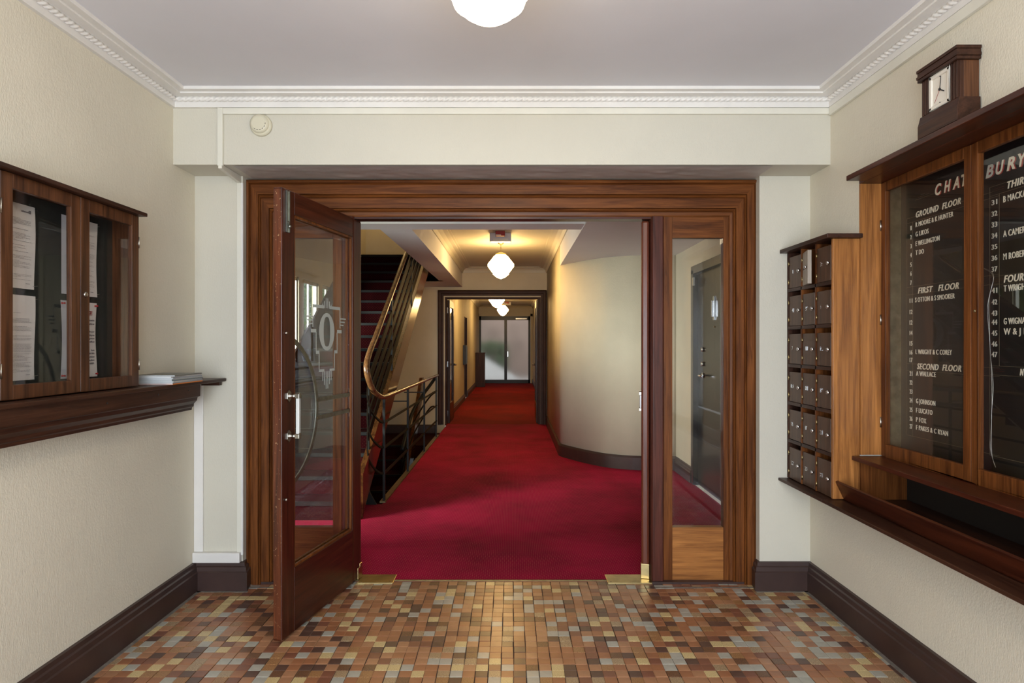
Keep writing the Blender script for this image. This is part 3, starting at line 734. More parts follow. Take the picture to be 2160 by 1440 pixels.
def emergency(x, y, zc, label, glab):
    r = empty('emergency_light', (x, y, zc)); tag(r, label, 'emergency light', 'emergency light boxes')
    MB().box(-.13, .13, -.04, .06, -.105, -.002).build('housing', M['whiteplast'], r, bevel=.006)
    MB().box(-.09, .09, -.043, -.038, -.10, -.07).build('lens', M['clockface'], r)
    r2 = empty('red_sounder', (x, y-.12, zc)); tag(r2, glab, 'alarm sounder', 'red alarm sounders')
    MB().box(-.055, .055, -.05, .03, -.06, -.001).build('housing', M['redplast'], r2, bevel=.004)
    MB().box(-.05, .01, -.054, -.049, -.056, -.044).build('lens', M['clockface'], r2)
emergency(-.145, 7.75, ZH, 'white emergency light box on the corridor ceiling above the nearer pendant', 'small red alarm box on the corridor ceiling in front of the nearer emergency light')
emergency(-.18, 21.0, 2.78, 'white emergency light box near the glass end door', 'small red alarm box near the glass end door')
# smoke detector
sm = empty('smoke_detector', (-1.343, YB, 2.569)); tag(sm, 'round cream smoke detector on the header wall left of centre', 'smoke detector')
MB().lathe([(.058, -.001), (.058, -.012), (.052, -.020)], (0, 0, 0), 'y', 32).build('base_ring', M['creamplast'], sm)
MB().lathe([(.050, -.018), (.050, -.026), (.040, -.034), (.034, -.036)], (-.004, 0, .004), 'y', 32).build('sensor_body', M['creamplast'], sm)
sl = MB()
for k in range(6):
    a = -2.3+k*.42
    sl.tube([(-.004+.036*math.cos(a+t*.05), -.0352, .004+.036*math.sin(a+t*.05)) for t in range(6)], .0013, 6)
sl.build('vent_slots', M['black'], sm)

# ------------------------------------------------------------------ staircase up
SY0, SG, SR = 5.10, .25, .150
SXL, SXR = HL+.02, -1.25
st = empty('staircase', (-1.75, SY0, 0)); tag(st, 'crimson carpeted staircase rising away behind the left door leaf', 'staircase')
for n_ in range(1, 18):
    y = SY0+(n_-1)*SG; z = n_*SR
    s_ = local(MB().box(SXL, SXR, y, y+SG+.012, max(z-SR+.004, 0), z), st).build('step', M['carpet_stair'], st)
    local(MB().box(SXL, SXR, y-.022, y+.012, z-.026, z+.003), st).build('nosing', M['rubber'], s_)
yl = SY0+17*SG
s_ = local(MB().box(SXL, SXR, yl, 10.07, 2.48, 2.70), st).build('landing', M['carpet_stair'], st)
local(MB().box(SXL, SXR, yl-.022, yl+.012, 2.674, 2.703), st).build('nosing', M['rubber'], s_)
def strz(y): return .22+.595*(y-5.46)
YT = 9.15
q = [(5.16, .0), (5.16, .36)]+[(y, strz(y)+.30) for y in (5.4, 6.5, 8, YT)]+[(YT, strz(YT)), (6.5, strz(6.5)), (5.2, .06)]
local(MB().prism(q, 'x', -1.245, -1.20), st).build('outer_string', M['string'], st, label='polished brown timber string')
local(MB().prism([(5.3, .05), (YT+.3, strz(YT+.3)-.02), (YT+.3, strz(YT+.3)+.02), (5.3, .09)], 'x', SXL, -1.245), st).build('soffit', M['cream'], st)
local(MB().prism([(5.16, 0), (5.16, .36), (YT+.4, strz(YT+.4)+.36), (YT+.4, strz(YT+.4)+.1), (5.3, .0)], 'x', HL+.001, HL+.02), st).build('wall_string', M['drky'], st)
# balustrade with continuous handrail
bl = empty('stair_balustrade', (-1.2, 5.7, 0)); tag(bl, 'dark flat bar balustrade with polished handrail between the staircase and the carpet', 'railing')
def path_rail(dz_up, z_low, n=10):
    """upper flight line offset dz above the string top, then curling to the level rail at z_low"""
    pts = [(-1.222, y, strz(y)+.30+dz_up) for y in (8.95, 8.3, 7.6, 6.9, 6.2, 5.75)]
    zc_ = strz(5.75)+.30+dz_up
    ctl = [(-1.222, 5.75, zc_), (-1.215, 5.35, min(zc_-.20, max(z_low+.30, zc_-.24)) if dz_up > .6 else zc_-.2), (-1.185, 5.42, z_low+.10), (-1.15, 5.60, z_low+.012), (-1.14, 5.80, z_low)]
    pts += smooth_path(ctl, 6)[1:]
    pts += [(RX, 6.5, z_low), (RX, 8, z_low), (RX, 9.72, z_low)]
    return pts
sec = [(.026*math.cos(2*PI*i/12), .020*math.sin(2*PI*i/12)) for i in range(12)]
local(MB().sweep(path_rail(.78, .93), sec, rmf=True), bl).build('handrail', M['rail'], bl)
flat = [(-.005, -.011), (.005, -.011), (.005, .011), (-.005, .011)]
for k, z in enumerate((.706, .483, .254)):
    local(MB().sweep(smooth_path([(-1.222, 5.44, strz(5.44)+.30+.12+.15*(3-k)), (-1.215, 5.38, z+.26), (-1.19, 5.42, z+.13), (-1.155, 5.58, z+.03), (-1.14, 5.74, z)], 4)+[(-1.14, 5.9, z), (RX, 8, z), (RX, 9.68, z)], flat, smooth=False, rmf=True), bl).build('level_bar', M['bronze'], bl)
flatw = [(-.006, -.036), (.006, -.036), (.006, .036), (-.006, .036)]
for k in range(4):
    dz = .12+.15*k
    local(MB().sweep([(-1.222, y, strz(y)+.30+dz) for y in (8.95, 8, 7, 6, 5.42)], flatw, smooth=False), bl).build('sloping_bar', M['bronze'], bl)
for y in (5.70, 7.0, 8.3, 9.60):
    local(MB().box(RX-.011, RX+.011, y-.011, y+.011, 0, .915), bl).build('post', M['iron'], bl, bevel=.002)
for y in (5.45, 6.5, 7.76):
    local(MB().box(-1.232, -1.212, y-.010, y+.010, strz(y)+.28, strz(y)+.30+.77), bl).build('post', M['iron'], bl, bevel=.002)
local(MB().box(RX-.03, RX+.02, 5.66, 9.85, .0032, .018), bl).build('base_rail', M['brassd'], bl, label='tarnished brass edge strip on the carpet')
local(MB().prism([(-1.34, 0), (-1.34, .33), (-1.30, .31), (-1.24, .10), (-1.185, .0)], 'y', 5.60, 5.62), bl).build('end_plate', M['iron'], bl)
for y in (7.0, 8.3):
    local(MB().box(-1.4, RX, y-.006, y+.006, .775, .787), bl).build('stay_bar', M['iron'], bl)
# lower flight
lo = empty('basement_staircase', (-1.8, 9.86, -.15)); tag(lo, 'lower staircase with red steps going down behind the railing', 'staircase')
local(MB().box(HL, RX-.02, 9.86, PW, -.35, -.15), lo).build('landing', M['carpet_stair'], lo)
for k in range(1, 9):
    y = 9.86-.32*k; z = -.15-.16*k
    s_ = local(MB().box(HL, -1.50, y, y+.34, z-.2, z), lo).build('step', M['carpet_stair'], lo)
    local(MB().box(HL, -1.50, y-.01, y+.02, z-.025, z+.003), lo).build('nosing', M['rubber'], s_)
s_ = local(MB().box(HL, -1.50, 9.85, 9.88, -.175, -.147), lo).build('nosing', M['rubber'], lo)
local(MB().prism([(10.45, .62), (10.5, .86), (10.35, .86), (8.2, -1.0), (8.2, -1.35)], 'x', -1.50, -1.45), lo).build('string', M['string'], lo)
for k, dz in enumerate((0, -.17, -.34)):
    local(MB().sweep(smooth_path([(-1.16, 9.68, .90+dz*1.3), (-1.22, 9.55, .80+dz), (-1.33, 9.3, .62+dz), (-1.42, 9.0, .40+dz), (-1.46, 8.5, .0+dz)], 5), [(a*(1 if k == 0 else .4), b*(1 if k == 0 else .6)) for a, b in sec]), lo).build('handrail' if k == 0 else 'curved_bar', M['iron'] if k == 0 else M['bronze'], lo)
baseboard('baseboard_portal', [(-1.32, PW), (HL, PW)], 'dark skirting of the stair landing wall', prof=[(0, -.15), (.02, -.15), (.02, -.02), (0, .0)])

# ------------------------------------------------------------------ inner portal
pc = empty('trim_11', ((PX0+PX1)/2, PW, 0)); tag(pc, 'dark timber surround of the inner corridor doorway', kind='structure')
PP = [(0, PW+.02), (0, PW-.035), (.06, PW-.045), (.12, PW-.035), (.35, PW-.03), (.40, PW-.015), (.62, PW-.012), (.66, PW+.005), (.95, PW+.008), (1, PW+.02), (1, PW+.17), (0, PW+.17)]
for m_, nm in zip(casing(-1.30, .593, 2.344, .15, .15, PP), ('jamb_moulding', 'head_moulding', 'jamb_moulding')):
    local(m_, pc).build(nm, M['portal'], pc)
def pleaf(name, x, sgn, label):
    d = empty(name, (x, PW+.14, 0)); tag(d, label, kind='structure')
    w, z1 = .80, 2.185; t0, t1 = (0, .04*sgn)
    def bx(y0, y1, z0, zz, nm, m): MB().box(t0, t1, y0, y1, z0, zz).build(nm, m, d)
    bx(0, .1, .01, z1, 'stile', M['drkz']); bx(w-.1, w, .01, z1, 'stile', M['drkz']); bx(.1, w-.1, z1-.12, z1, 'top_rail', M['drky']); bx(.1, w-.1, .01, .35, 'bottom_rail', M['oaky'])
    MB().box(.018*sgn, .022*sgn, .1, w-.1, .35, z1-.12).build('glass_pane', M['glass'], d)
    for z in (.18, 1.05, 2.0): MB().box(-.004*sgn, .012*sgn, -.018, -.001, z-.05, z+.05).build('hinge', M['chrome'], d)
    MB().cyl((.04*sgn, w-.05, 1.02), .02, .05*sgn, 'x', 12).build('door_knob', M['nickel'], d)
pleaf('door_3', PX0+.002, 1, 'left leaf of the inner doorway folded back into the far corridor')
pleaf('door_4', PX1-.002, -1, 'right leaf of the inner doorway folded back into the far corridor')

# ------------------------------------------------------------------ dark flat door on hall right wall
d5 = empty('door_5', (HR, 5.92, 0)); tag(d5, 'near black flat door beyond the right sidelight', kind='structure')
dd = MB(); dd.box(HR-.02, HR+.1, 5.36, 5.44, 0, 2.14); dd.box(HR-.02, HR+.1, 6.39, 6.47, 0, 2.14); dd.box(HR-.02, HR+.1, 5.36, 6.47, 2.10, 2.18)
local(dd, d5).build('door_frame', M['darkdoor'], d5, bevel=.004)
local(MB().box(HR+.03, HR+.07, 5.44, 6.39, .01, 2.10), d5).build('door_leaf', M['darkdoor'], d5)
kn = MB(); X5 = HR+.03
kn.box(X5-.012, X5, 5.85, 5.885, 1.62, 1.84); kn.box(X5-.03, X5-.01, 5.858, 5.877, 1.65, 1.80); local(kn, d5).build('door_knocker', M['chrome'], d5, bevel=.003)
local(MB().cyl((X5-.006, 5.86, 1.56), .008, .006, 'x', 10), d5).build('spyhole', M['brass'], d5)
for z in (1.35, 1.21): local(MB().cyl((X5-.02, 6.22, z), .022, .02, 'x', 14), d5).build('lock_cylinder', M['nickel'], d5)
lv = MB(); lv.cyl((X5-.015, 6.22, 1.10), .026, .015, 'x', 14); lv.tube([(X5-.01, 6.22, 1.10), (X5-.045, 6.22, 1.10), (X5-.05, 6.20, 1.10), (X5-.05, 6.08, 1.095)], .009, 8); local(lv, d5).build('door_handle', M['chrome'], d5)
local(MB().box(HR-.035, HR-.02, 6.33, 6.37, 1.98, 2.06), d5).build('door_closer_block', M['nickel'], d5)

# ------------------------------------------------------------------ end glass door and what stands outside it
d6 = empty('door_6', (-.28, FE, 0)); tag(d6, 'black framed frosted glass door at the end of the corridor', kind='structure')
E0, E1, EM = -1.20, .64, -.235
fm = MB(); fm.box(E0, E0+.07, FE, FE+.08, 0, 2.41); fm.box(E1-.07, E1, FE, FE+.08, 0, 2.41); fm.box(E0, E1, FE, FE+.08, 2.27, 2.41); fm.box(EM-.06, EM+.04, FE-.02, FE+.08, 0, 2.30); fm.box(E0, E1, FE, FE+.08, 0, .13)
local(fm, d6).build('door_frame', M['alum'], d6)
frost = bpy.data.materials.new('frosted_glass'); frost.use_nodes = True; nt = frost.node_tree; b = nt.nodes['Principled BSDF']
b.inputs['Base Color'].default_value = (.95, .95, .95, 1); b.inputs['Roughness'].default_value = .32; b.inputs['Transmission Weight'].default_value = 1; b.inputs['IOR'].default_value = 1.2
bump(nt, b, noise(nt, coords(nt), 60, 2), .2, .01)
for a, b_ in ((E0+.07, EM-.06), (EM+.04, E1-.07)):
    local(MB().box(a, b_, FE+.03, FE+.04, .13, 2.27), d6).build('glass_pane', frost, d6)
local(MB().box(EM+.05, EM+.085, FE-.06, FE-.02, .95, 1.15), d6).build('door_handle', M['chrome'], d6, bevel=.01)
local(MB().box(EM+.35, EM+.75, FE-.04, FE, 2.30, 2.34), d6).build('door_closer', M['nickel'], d6)
cb = MB().box(FL+.005, -.91, 21.0, 21.4, .003, 1.12).box(FL+.005, -.90, 20.98, 21.42, 1.09, 1.13).box(FL+.005, -.905, 20.99, 21.4, .003, .16)
cb = cb.build('hall_cabinet', M['drkz'], bevel=.004); tag(cb, 'narrow brown wooden cupboard standing by the glass end door', 'cabinet')
mbx = empty('meter_box', (FL, 15.9, .9)); tag(mbx, 'dark meter box on the left wall of the far corridor', 'meter box')
MB().box(0.001, .07, -.15, .35, 0, .48).build('housing', M['black'], mbx, bevel=.005); MB().box(.07, .08, -.12, .32, .03, .45).build('cover', M['darkdoor'], mbx)
d7 = MB().box(FL-.1, FL-.05, 16.22, 17.08, 0, 2.1).box(FL-.11, FL+.01, 16.2, 16.25, 0, 2.1).box(FL-.11, FL+.01, 17.05, 17.1, 0, 2.1); struct('door_7', d7, M['drkz'], 'dark flat door on the left of the far corridor')
d8 = MB().box(FR-.02, FR, 18.0, 18.9, 0, 2.1).box(FR-.06, FR-.02, 18.1, 18.2, .95, 1.2); struct('door_8', d8, M['drkz'], 'dark flat door on the right of the far corridor')
# courtyard outside
M['brickpink'] = worn('pink_render', (.30, .21, .165), .8, amt=.4, scale=1.5, bstr=.1)
M['green'] = worn('leaf_green', (.06, .12, .04), .7, amt=.6, scale=3, bstr=0)
M['paving'] = worn('pale_paving', (.5, .46, .42), .8, amt=.15)
struct('ground_courtyard', MB().box(-4, 4, FE+.15, 30, -.15, -.02), M['paving'], 'pale paving outside the glass end door')
struct('wall_courtyard', MB().box(-4, 4, 27.5, 27.7, -.1, 4.5), M['brickpink'], 'pinkish wall outside the glass end door')
struct('trim_12', MB().prism([(-1.8, 0), (.3, 0), (-1.8, 1.3)], 'y', 25.6, 25.8), M['white'], 'pale sloping ramp wall seen blurred through the frosted glass')
lf = MB()
def leaves(mb, box, n, s):
    for _ in range(n):
        c = Vector((random.uniform(box[0], box[1]), random.uniform(box[2], box[3]), random.uniform(box[4], box[5])))
        a = Vector((random.gauss(0, 1), random.gauss(0, 1), random.gauss(0, 1))).normalized(); b = a.orthogonal().normalized(); ss = s*random.uniform(.6, 1.4)
        mb.add([c-a*ss, c+b*ss*.45, c+a*ss, c-b*ss*.45], [(0, 1, 2, 3)])
leaves(lf, (-1.6, -.2, 26.2, 26.9, 0, 1.5), 500, .13)
o = lf.build('courtyard_shrub', M['green'], fixn=False); tag(o, 'green shrub blurred behind the frosted end door', 'shrub')

# garden outside the hall windows
lf = MB(); leaves(lf, (-5.8, -4.4, 6, 19, .0, 4.6), 9000, .15)
M['leaf'] = worn('sunlit_leaves', (.32, .48, .14), .6, amt=.6, scale=4, bstr=0)
o = lf.build('garden_foliage', M['leaf'], fixn=False); tag(o, 'sunlit green foliage outside the hall windows', 'foliage', kind='stuff')
struct('ground_garden', MB().box(-14, HL-.22, -4, 22, -.2, -.05), M['green'], 'planted ground outside the hall windows')
fc = empty('iron_fence', (-3.6, 9, -.05)); tag(fc, 'black iron railing fence outside the hall windows', 'fence')
for k in range(46):
    y = 5.2+k*.14
    local(MB().box(-3.61, -3.59, y-.008, y+.008, -.05, 1.75), fc).build('picket', M['iron'], fc)
local(MB().box(-3.615, -3.585, 5.1, 11.6, 1.62, 1.65).box(-3.615, -3.585, 5.1, 11.6, .15, .18), fc).build('fence_rail', M['iron'], fc)
struct('ground_street', MB().box(-8, 8, -14, -1.6, -.2, -.03), M['paving'], 'pavement outside the street entrance')

# ------------------------------------------------------------------ left: shelf, notice cabinet, magazines
sh = empty('wall_shelf', (XL, 2.4, 1.0)); tag(sh, 'long dark stained wall shelf with moulded apron under the notice cabinet', 'shelf')
ZSH = 1.208
local(MB().box(XL, -1.63, .6, YP-.016, ZSH-.018, ZSH), sh).build('shelf_board', M['drky'], sh, bevel=.004)
ap = [(XL+.001, 1.053), (-1.70, 1.053), (-1.698, 1.066), (-1.690, 1.072), (-1.688, 1.086), (-1.672, 1.104), (-1.668, 1.122), (-1.655, 1.126), (-1.653, 1.1895), (XL+.001, 1.1895)]
local(MB().prism(ap, 'y', .6, 3.406), sh).build('moulded_apron', M['drky'], sh, bevel=.002)
local(MB().box(XL+.06, -1.655, YP-.05, YP-.018, 1.168, 1.1895), sh).build('cleat', M['drkx'], sh)
local(MB().box(-1.6, -1.645, 3.60, 3.62, ZSH-.03, ZSH-.019), sh)
for y, z in ((2.62, 1.16), (3.0, 1.165), (3.28, 1.165)): local(MB().cyl((-1.654, y, z), .004, .003, 'x', 8), sh).build('screw', M['black'], sh)
nc = empty('notice_cabinet', (XL, 2.5, 1.21)); tag(nc, 'wooden notice cabinet with two glazed doors on the left wall', 'notice cabinet')
NX = -1.69; NY0, NYM, NY1 = 2.122, 2.514, 2.906
bd = MB(); bd.box(XL+.001, NX-.018, NY0-.016, NY0+.006, 1.21, 1.98); bd.box(XL+.001, NX-.018, NY1-.008, NY1+.014, 1.21, 1.98); bd.box(XL+.001, NX-.018, NY0, NY1, 1.21, 1.232); bd.box(XL+.001, NX-.018, NY0, NY1, 1.955, 1.979)
local(bd, nc).build('case', M['brnz'], nc, bevel=.002)
local(MB().box(XL+.001, XL+.012, NY0, NY1, 1.22, 1.97), nc).build('back_board', M['felt'], nc)
local(MB().box(XL, -1.66, NY0-.05, 2.923, 1.979, 1.995), nc).build('roof_board', M['drky'], nc, bevel=.002)
for a, b, hy in ((NY0, NYM-.002, NY0), (NYM+.002, NY1, NY1)):
    dr = empty('door', (0, 0, 0)); dr.parent = nc; st_ = .052
    x0, x1 = NX-.018, NX
    f = MB(); f.box(x0, x1, a, a+st_, 1.213, 1.977); f.box(x0, x1, b-st_, b, 1.213, 1.977)
    f.box(x0, x1, a+st_, b-st_, 1.928, 1.977); f.box(x0, x1, a+st_, b-st_, 1.213, 1.262)
    local(f, nc).build('door_frame', M['brnz'], dr, bevel=.002)
    local(MB().box(x0+.007, x0+.010, a+st_-.004, b-st_+.004, 1.258, 1.932), nc).build('glass_pane', M['glass'], dr)
    for z in (1.31, 1.86):
        local(MB().cyl((NX+.001, hy, z-.025), .0025, .05, 'z', 8), nc).build('hinge', M['nickel'], dr)
    if a > 2.4: local(MB().lathe([(.011, 0), (.011, .003), (.008, .006), (.003, .006)], (NX, a+.026, 1.597), 'x', 16), nc).build('lock', M['nickel'], dr)
papers = [(2.205, 2.42, 1.605, 1.914, 0, 'densely typed letter pinned in the upper left of the notice cabinet'),
          (2.205, 2.42, 1.268, 1.580, 1, 'typed page pinned below the letter in the left door of the notice cabinet'),
          (2.565, 2.782, 1.603, 1.920, 2, 'typed sheet in the upper right of the notice cabinet'),
          (2.560, 2.780, 1.262, 1.577, 3, 'sheet headed NOTICE held by red pins in the notice cabinet')]
for a, b, z0, z1, kd, lab in papers:
    mb = MB(); n_ = 12; vs = []
    for i in range(n_+1):
        t = i/n_; cur = .006*(1-math.cos(t*2*PI))*.4+.010*max(0, t-.75)*2
        vs += [(XL+.0135+.006*math.sin(PI*t)*(kd % 2)+.002, a, z1+(z0-z1)*t), (XL+.0135+.003*math.sin(PI*t*1.5+kd)+.004, b-.004*math.sin(t*PI)*(kd == 3), z1+(z0-z1)*t)]
    mb.add(vs, [(2*i, 2*i+1, 2*i+3, 2*i+2) for i in range(n_)], 0, True)
    p = mb.build('notice_sheet', M['sheet'], fixn=False); tag(p, lab, 'paper', 'sheets in the notice cabinet')
    tx = MB(); xx = XL+.0215; rnd = random.Random(kd)
    if kd == 3:
        put_text(tx, 'NOTICE', ((xx, b-.035, z1-.048)), (0, 1, 0), .012, .085, mi=1, align='r'); tx.box(xx-.0005, xx, b-.125, b-.035, z1-.053, z1-.051, 1)
        rows = [("must not be", .078), ("the gutter or", .093), ("for your", .126), ("rs, they are", .141), ("ay to use", .155), ("or without", .169), ("lients", .205), ("UTY IT is", .219), ("in sufficient", .233), ("ees, please", .247), ("OTICE.", .261)]
        for s_, dz in rows: put_text(tx, s_, (xx, b-.022, z1-dz), (0, 1, 0), .0065, mi=0, align='r')
    else:
        z = z1-.055
        while z > z0+.03:
            if rnd.random() < .14: z -= .011; continue
            x_ = a+.02; e_ = b-.022-(rnd.random()**3)*.12
            while x_ < e_:
                w = rnd.uniform(.003, .012); tx.box(xx-.0004, xx, x_, min(x_+w, e_), z, z+.0011); x_ += w+.0025
            z -= .0046
        if kd == 0:
            tx.box(xx-.0004, xx, b-.034, b-.024, z1-.03, z1-.018); put_text(tx, 'Advanced', (xx, b-.037, z1-.028), (0, 1, 0), .006, align='r')
        tx.box(xx-.0004, xx, b-.05, b-.03, z0+.018, z0+.020)
    tx.build('print', [M['ink'], M['redink']], p, fixn=False)
    pn = MB()
    for zz in (z0+.012, z1-.012):
        if kd == 3:
            for yy in (a+.008, b-.010): pn.lathe([(.005, 0), (.003, .004), (.003, .009), (.0045, .012)], (XL+.016, yy, zz), 'x', 10)
        else: pn.tube([(XL+.015, b-.006, zz), (XL+.02, b+.012, zz+.003)], .0008, 5)
    pn.build('pin', M['pin'] if kd == 3 else M['nickel'], p)
mcols = [(.55, .56, .58), (.35, .38, .42), (.62, .62, .6), (.20, .24, .26), (.5, .52, .5), (.42, .45, .5), (.65, .64, .62), (.16, .17, .16)]
for k in range(8):
    root = empty('magazine', (-1.712+random.uniform(-.004, .004), 3.185+random.uniform(-.006, .006), ZSH+.0004+k*.0056), random.uniform(-.03, .03)+(.03 if k == 7 else 0))
    tag(root, ('bottom magazine of the shelf stack with an orange spine' if k == 0 else 'topmost magazine of the shelf stack with a dark cover' if k == 7 else '%s magazine from the bottom of the stack on the wall shelf' % ['second', 'third', 'fourth', 'fifth', 'sixth', 'seventh'][k-1]), 'magazine', 'magazines stacked on the wall shelf')
    sm_ = plain('magazine_edge_%d' % k, mcols[k], .4)
    MB().box(-.100, .100, -.146, .146, .0006, .0046).build('pages', plain('pages_%d' % k, (.66, .67, .68), .7), root)
    cv = MB(); cv.box(-.102, .102, -.148, .148, .0046, .0052); cv.box(-.102, .102, -.148, .148, 0, .0006); cv.box(.1005, .102, -.148, .148, 0, .0052)
    cv.build('cover', plain('orange_cover', (.75, .22, .03), .4) if k == 0 else sm_, root)

# ------------------------------------------------------------------ right: mailboxes
mbx = empty('mailbox_cabinet', (1.62, 3.4, .64)); tag(mbx, 'tall wooden bank of eighteen numbered letter boxes on the right wall', 'letter boxes')
MX = 1.570; MY0, MY1 = 3.147, YP-.003; MZ0, MZ1 = .642, 1.918
cs = MB(); tk = .018
local(MB().box(MX, XR-.001, MY0, MY0+tk, MZ0, MZ1), mbx).build('side_panel', M['ambz'], mbx, bevel=.002, label='bright amber side panel')
local(MB().box(MX, XR-.001, MY1-.014, MY1, MZ0, MZ1), mbx).build('side_panel', M['drkz'], mbx)
local(MB().box(XR-.012, XR-.001, MY0+tk, MY1-.014, MZ0, MZ1), mbx).build('back_panel', M['slot'], mbx)
local(MB().box(1.527, XR-.001, MY0-.03, MY1, MZ1, MZ1+.021), mbx).build('roof_board', M['drky'], mbx, bevel=.003)
pitch = (MZ1-MZ0)/6; cwid = (MY1-.014-MY0-tk)/3
for k in range(1, 6): local(MB().box(MX, XR-.013, MY0+tk, MY1-.014, MZ1-k*pitch-.009, MZ1-k*pitch+.009), mbx).build('shelf', M['drky'], mbx)
for k in (1, 2): local(MB().box(MX, XR-.013, MY0+tk+k*cwid-.005, MY0+tk+k*cwid+.005, MZ0, MZ1), mbx).build('divider', M['oakz'], mbx)
nums = [['1', '2', '3'], ['4', '5', '6'], ['7', '11', '12'], ['12A', '14', '15'], ['16', '17', '21'], ['22', '23', '24']]
M['lit_openface'] = wood('greyed_oak', (.26, .21, .16), (.42, .35, .28), 'z', .45, .15)  # light on the turned door put into its wood, paler than the others
for r_ in range(6):
    for c in range(3):
        yfar = MY1-.014-c*cwid-(.005 if c else 0); ynear = MY1-.014-(c+1)*cwid+(.005 if c < 2 else 0)
        zt = MZ1-r_*pitch-(.009 if r_ else 0)-.026; zb = MZ1-(r_+1)*pitch+(.009 if r_ < 5 else 0)+.002
        op = (r_, c) == (0, 1)
        dr = empty('door', (0, 0, 0), 0); dr.parent = mbx
        dr.location = (MX+.004-1.62, yfar-.002-3.4, zb-.64); w = yfar-ynear-.006; h_ = zt-zb
        dr.rotation_euler = (0, 0, -math.radians(15) if op else -random.uniform(0, .03))
        # local: -y along width from the hinge, x = thickness into box
        MB().box(0, .020 if op else .014, -w, 0, 0, h_).build('door_panel', [M['lit_openface']][0] if op else M['boxz'], dr, bevel=.0015, label='door standing ajar, the light on it put into its greyish colour' if op else None)
        nb = MB(); put_text(nb, nums[r_][c], (-.001, -w*.33, h_*.46), (0, -1, 0), .021, offset=.008, align='c', thick=.0015)
        nb.build('number', M['black'] if op else M['chrome'], dr, fixn=False)
        kb = MB(); kb.lathe([(.005, 0), (.005, -.003), (.0105, -.006), (.011, -.010), (.007, -.014), (.002, -.0155)], (0, -w+.016, h_*.50), 'x', 14)
        kb.build('knob', M['chrome'], dr)
        for z in (.035, h_-.035): MB().cyl((-.002, -.001, z-.012), .003, .024, 'z', 6).build('hinge', M['brass'], dr)
# ledge, recess, directory
lg = MB().box(1.519, XR+.27, 1.0, R1-.001, .623, .639).box(1.519, XR, R1, YP-.001, .623, .639).build('ledge_shelf', M['drky'], bevel=.003); tag(lg, 'long dark wooden ledge under the letter boxes and directory recess', 'shelf')
lp = MB().prism([(1.622, .640), (1.580, .729), (1.592, .734), (1.636, .640)], 'y', 1.2, MY0-.002).build('letter_tray_lip', M['mahy'], bevel=.002); tag(lp, 'sloping red-brown retaining board standing on the ledge', 'board')
rv = empty('directory_cabinet', (1.8, 2.5, .856)); tag(rv, 'built-in flat directory with glazed doors and lettered black boards in the right wall', 'directory cabinet')
GX = 1.806; GYM = 2.525
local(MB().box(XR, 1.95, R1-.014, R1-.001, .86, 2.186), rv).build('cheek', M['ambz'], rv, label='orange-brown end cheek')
local(MB().box(XR, 1.95, R1-.013, R1-.001, .640, .832), rv).build('cheek', M['oakz'], rv, label='darker lower cheek')  # lower cheek in darker oak than the upper one
local(MB().box(XR, 1.95, R0+.001, R0+.014, .64, 2.186), rv).build('cheek', M['oakz'], rv)
local(MB().box(1.66, 1.95, R0+.014, R1-.014, .834, .855), rv).build('shelf', M['mahy'], rv, bevel=.003)
local(MB().box(1.61, XR-.001, 1.6, 3.10, 2.187, 2.212).box(XR-.001, 1.95, R0+.001, R1-.001, 2.187, 2.212), rv).build('roof_board', M['mahy'], rv, bevel=.003)
local(MB().box(1.93, 1.95, R0+.014, R1-.014, .64, .834), rv).build('back_panel', M['slot'], rv)
local(MB().box(GX+.02, 1.90, R1-.016, R1-.0145, .86, 2.18), rv).build('inner_lining', M['brassd'], rv)
XB = 1.90
local(MB().box(XB, XB+.012, R0+.014, R1-.015, .86, 2.18), rv).build('name_board', M['board'], rv)
for a, b in ((GYM+.001, R1-.017), (R0+.016, GYM-.001)):
    dr = empty('door', (0, 0, 0)); dr.parent = rv
    f = MB(); x0, x1 = GX-.004, GX+.018
    f.box(x0, x1, b-.035, b, .858, 2.185); f.box(x0, x1, a, a+.040, .858, 2.185); f.box(x0, x1, a+.04, b-.035, 2.140, 2.185); f.box(x0, x1, a+.04, b-.035, .858, .918)
    local(f, rv).build('door_frame', M['mahz'] if 0 else M['oakz'], dr, bevel=.003)
    local(MB().box(GX+.008, GX+.011, a+.036, b-.032, .914, 2.144), rv).build('glass_pane', M['glass'], dr)
    if a > 2.4:
        for z in (1.02, 1.52, 1.98): local(MB().cyl((x0-.002, b, z-.025), .004, .05, 'z', 8), rv).build('hinge', M['nickel'], dr)
    else: local(MB().cyl((x0-.003, b-.02, 1.53), .006, .004, 'x', 10), rv).build('keyhole', M['brassd'], dr)
# lettering
def bp(px, py): d = XB*F/(px-CX); return (XB-.001, d, H+(CY-py)*d/F)
tx = MB(); MD = (0, -1, 0)
def line(p, q, w=.0009, mi=1):
    p, q = bp(*p), bp(*q); y0, y1 = sorted((p[1], q[1])); z0, z1 = sorted((p[2], q[2]))
    tx.box(XB-.0012, XB-.0004, y0-w/2, y1+w/2, z0-w/2, z1+w/2, mi)
def name(s, px, py, pe, cap, **k):
    a = bp(px, py); wid = a[1]-XB*F/(pe-CX); put_text(tx, s, a, MD, cap, wid, **k)
L1 = [('1', 480), ('2', 499), ('3', 518), ('4', 537), ('5', 557), ('6', 576), ('7', 595), ('11', 633), ('12', 656.6), ('12', 679), ('14', 701), ('15', 723), ('16', 742), ('17', 758),
      ('21', 786.5), ('22', 805.5), ('23', 824.6), ('24', 843), ('25', 862.7), ('26', 881.7), ('27', 898)]
for s_, y in L1:
    a = bp(1922, y+5.5); put_text(tx, s_, a, MD, .021, .008 if len(s_) == 1 else .019, align='c', offset=.0, sp=1.1)
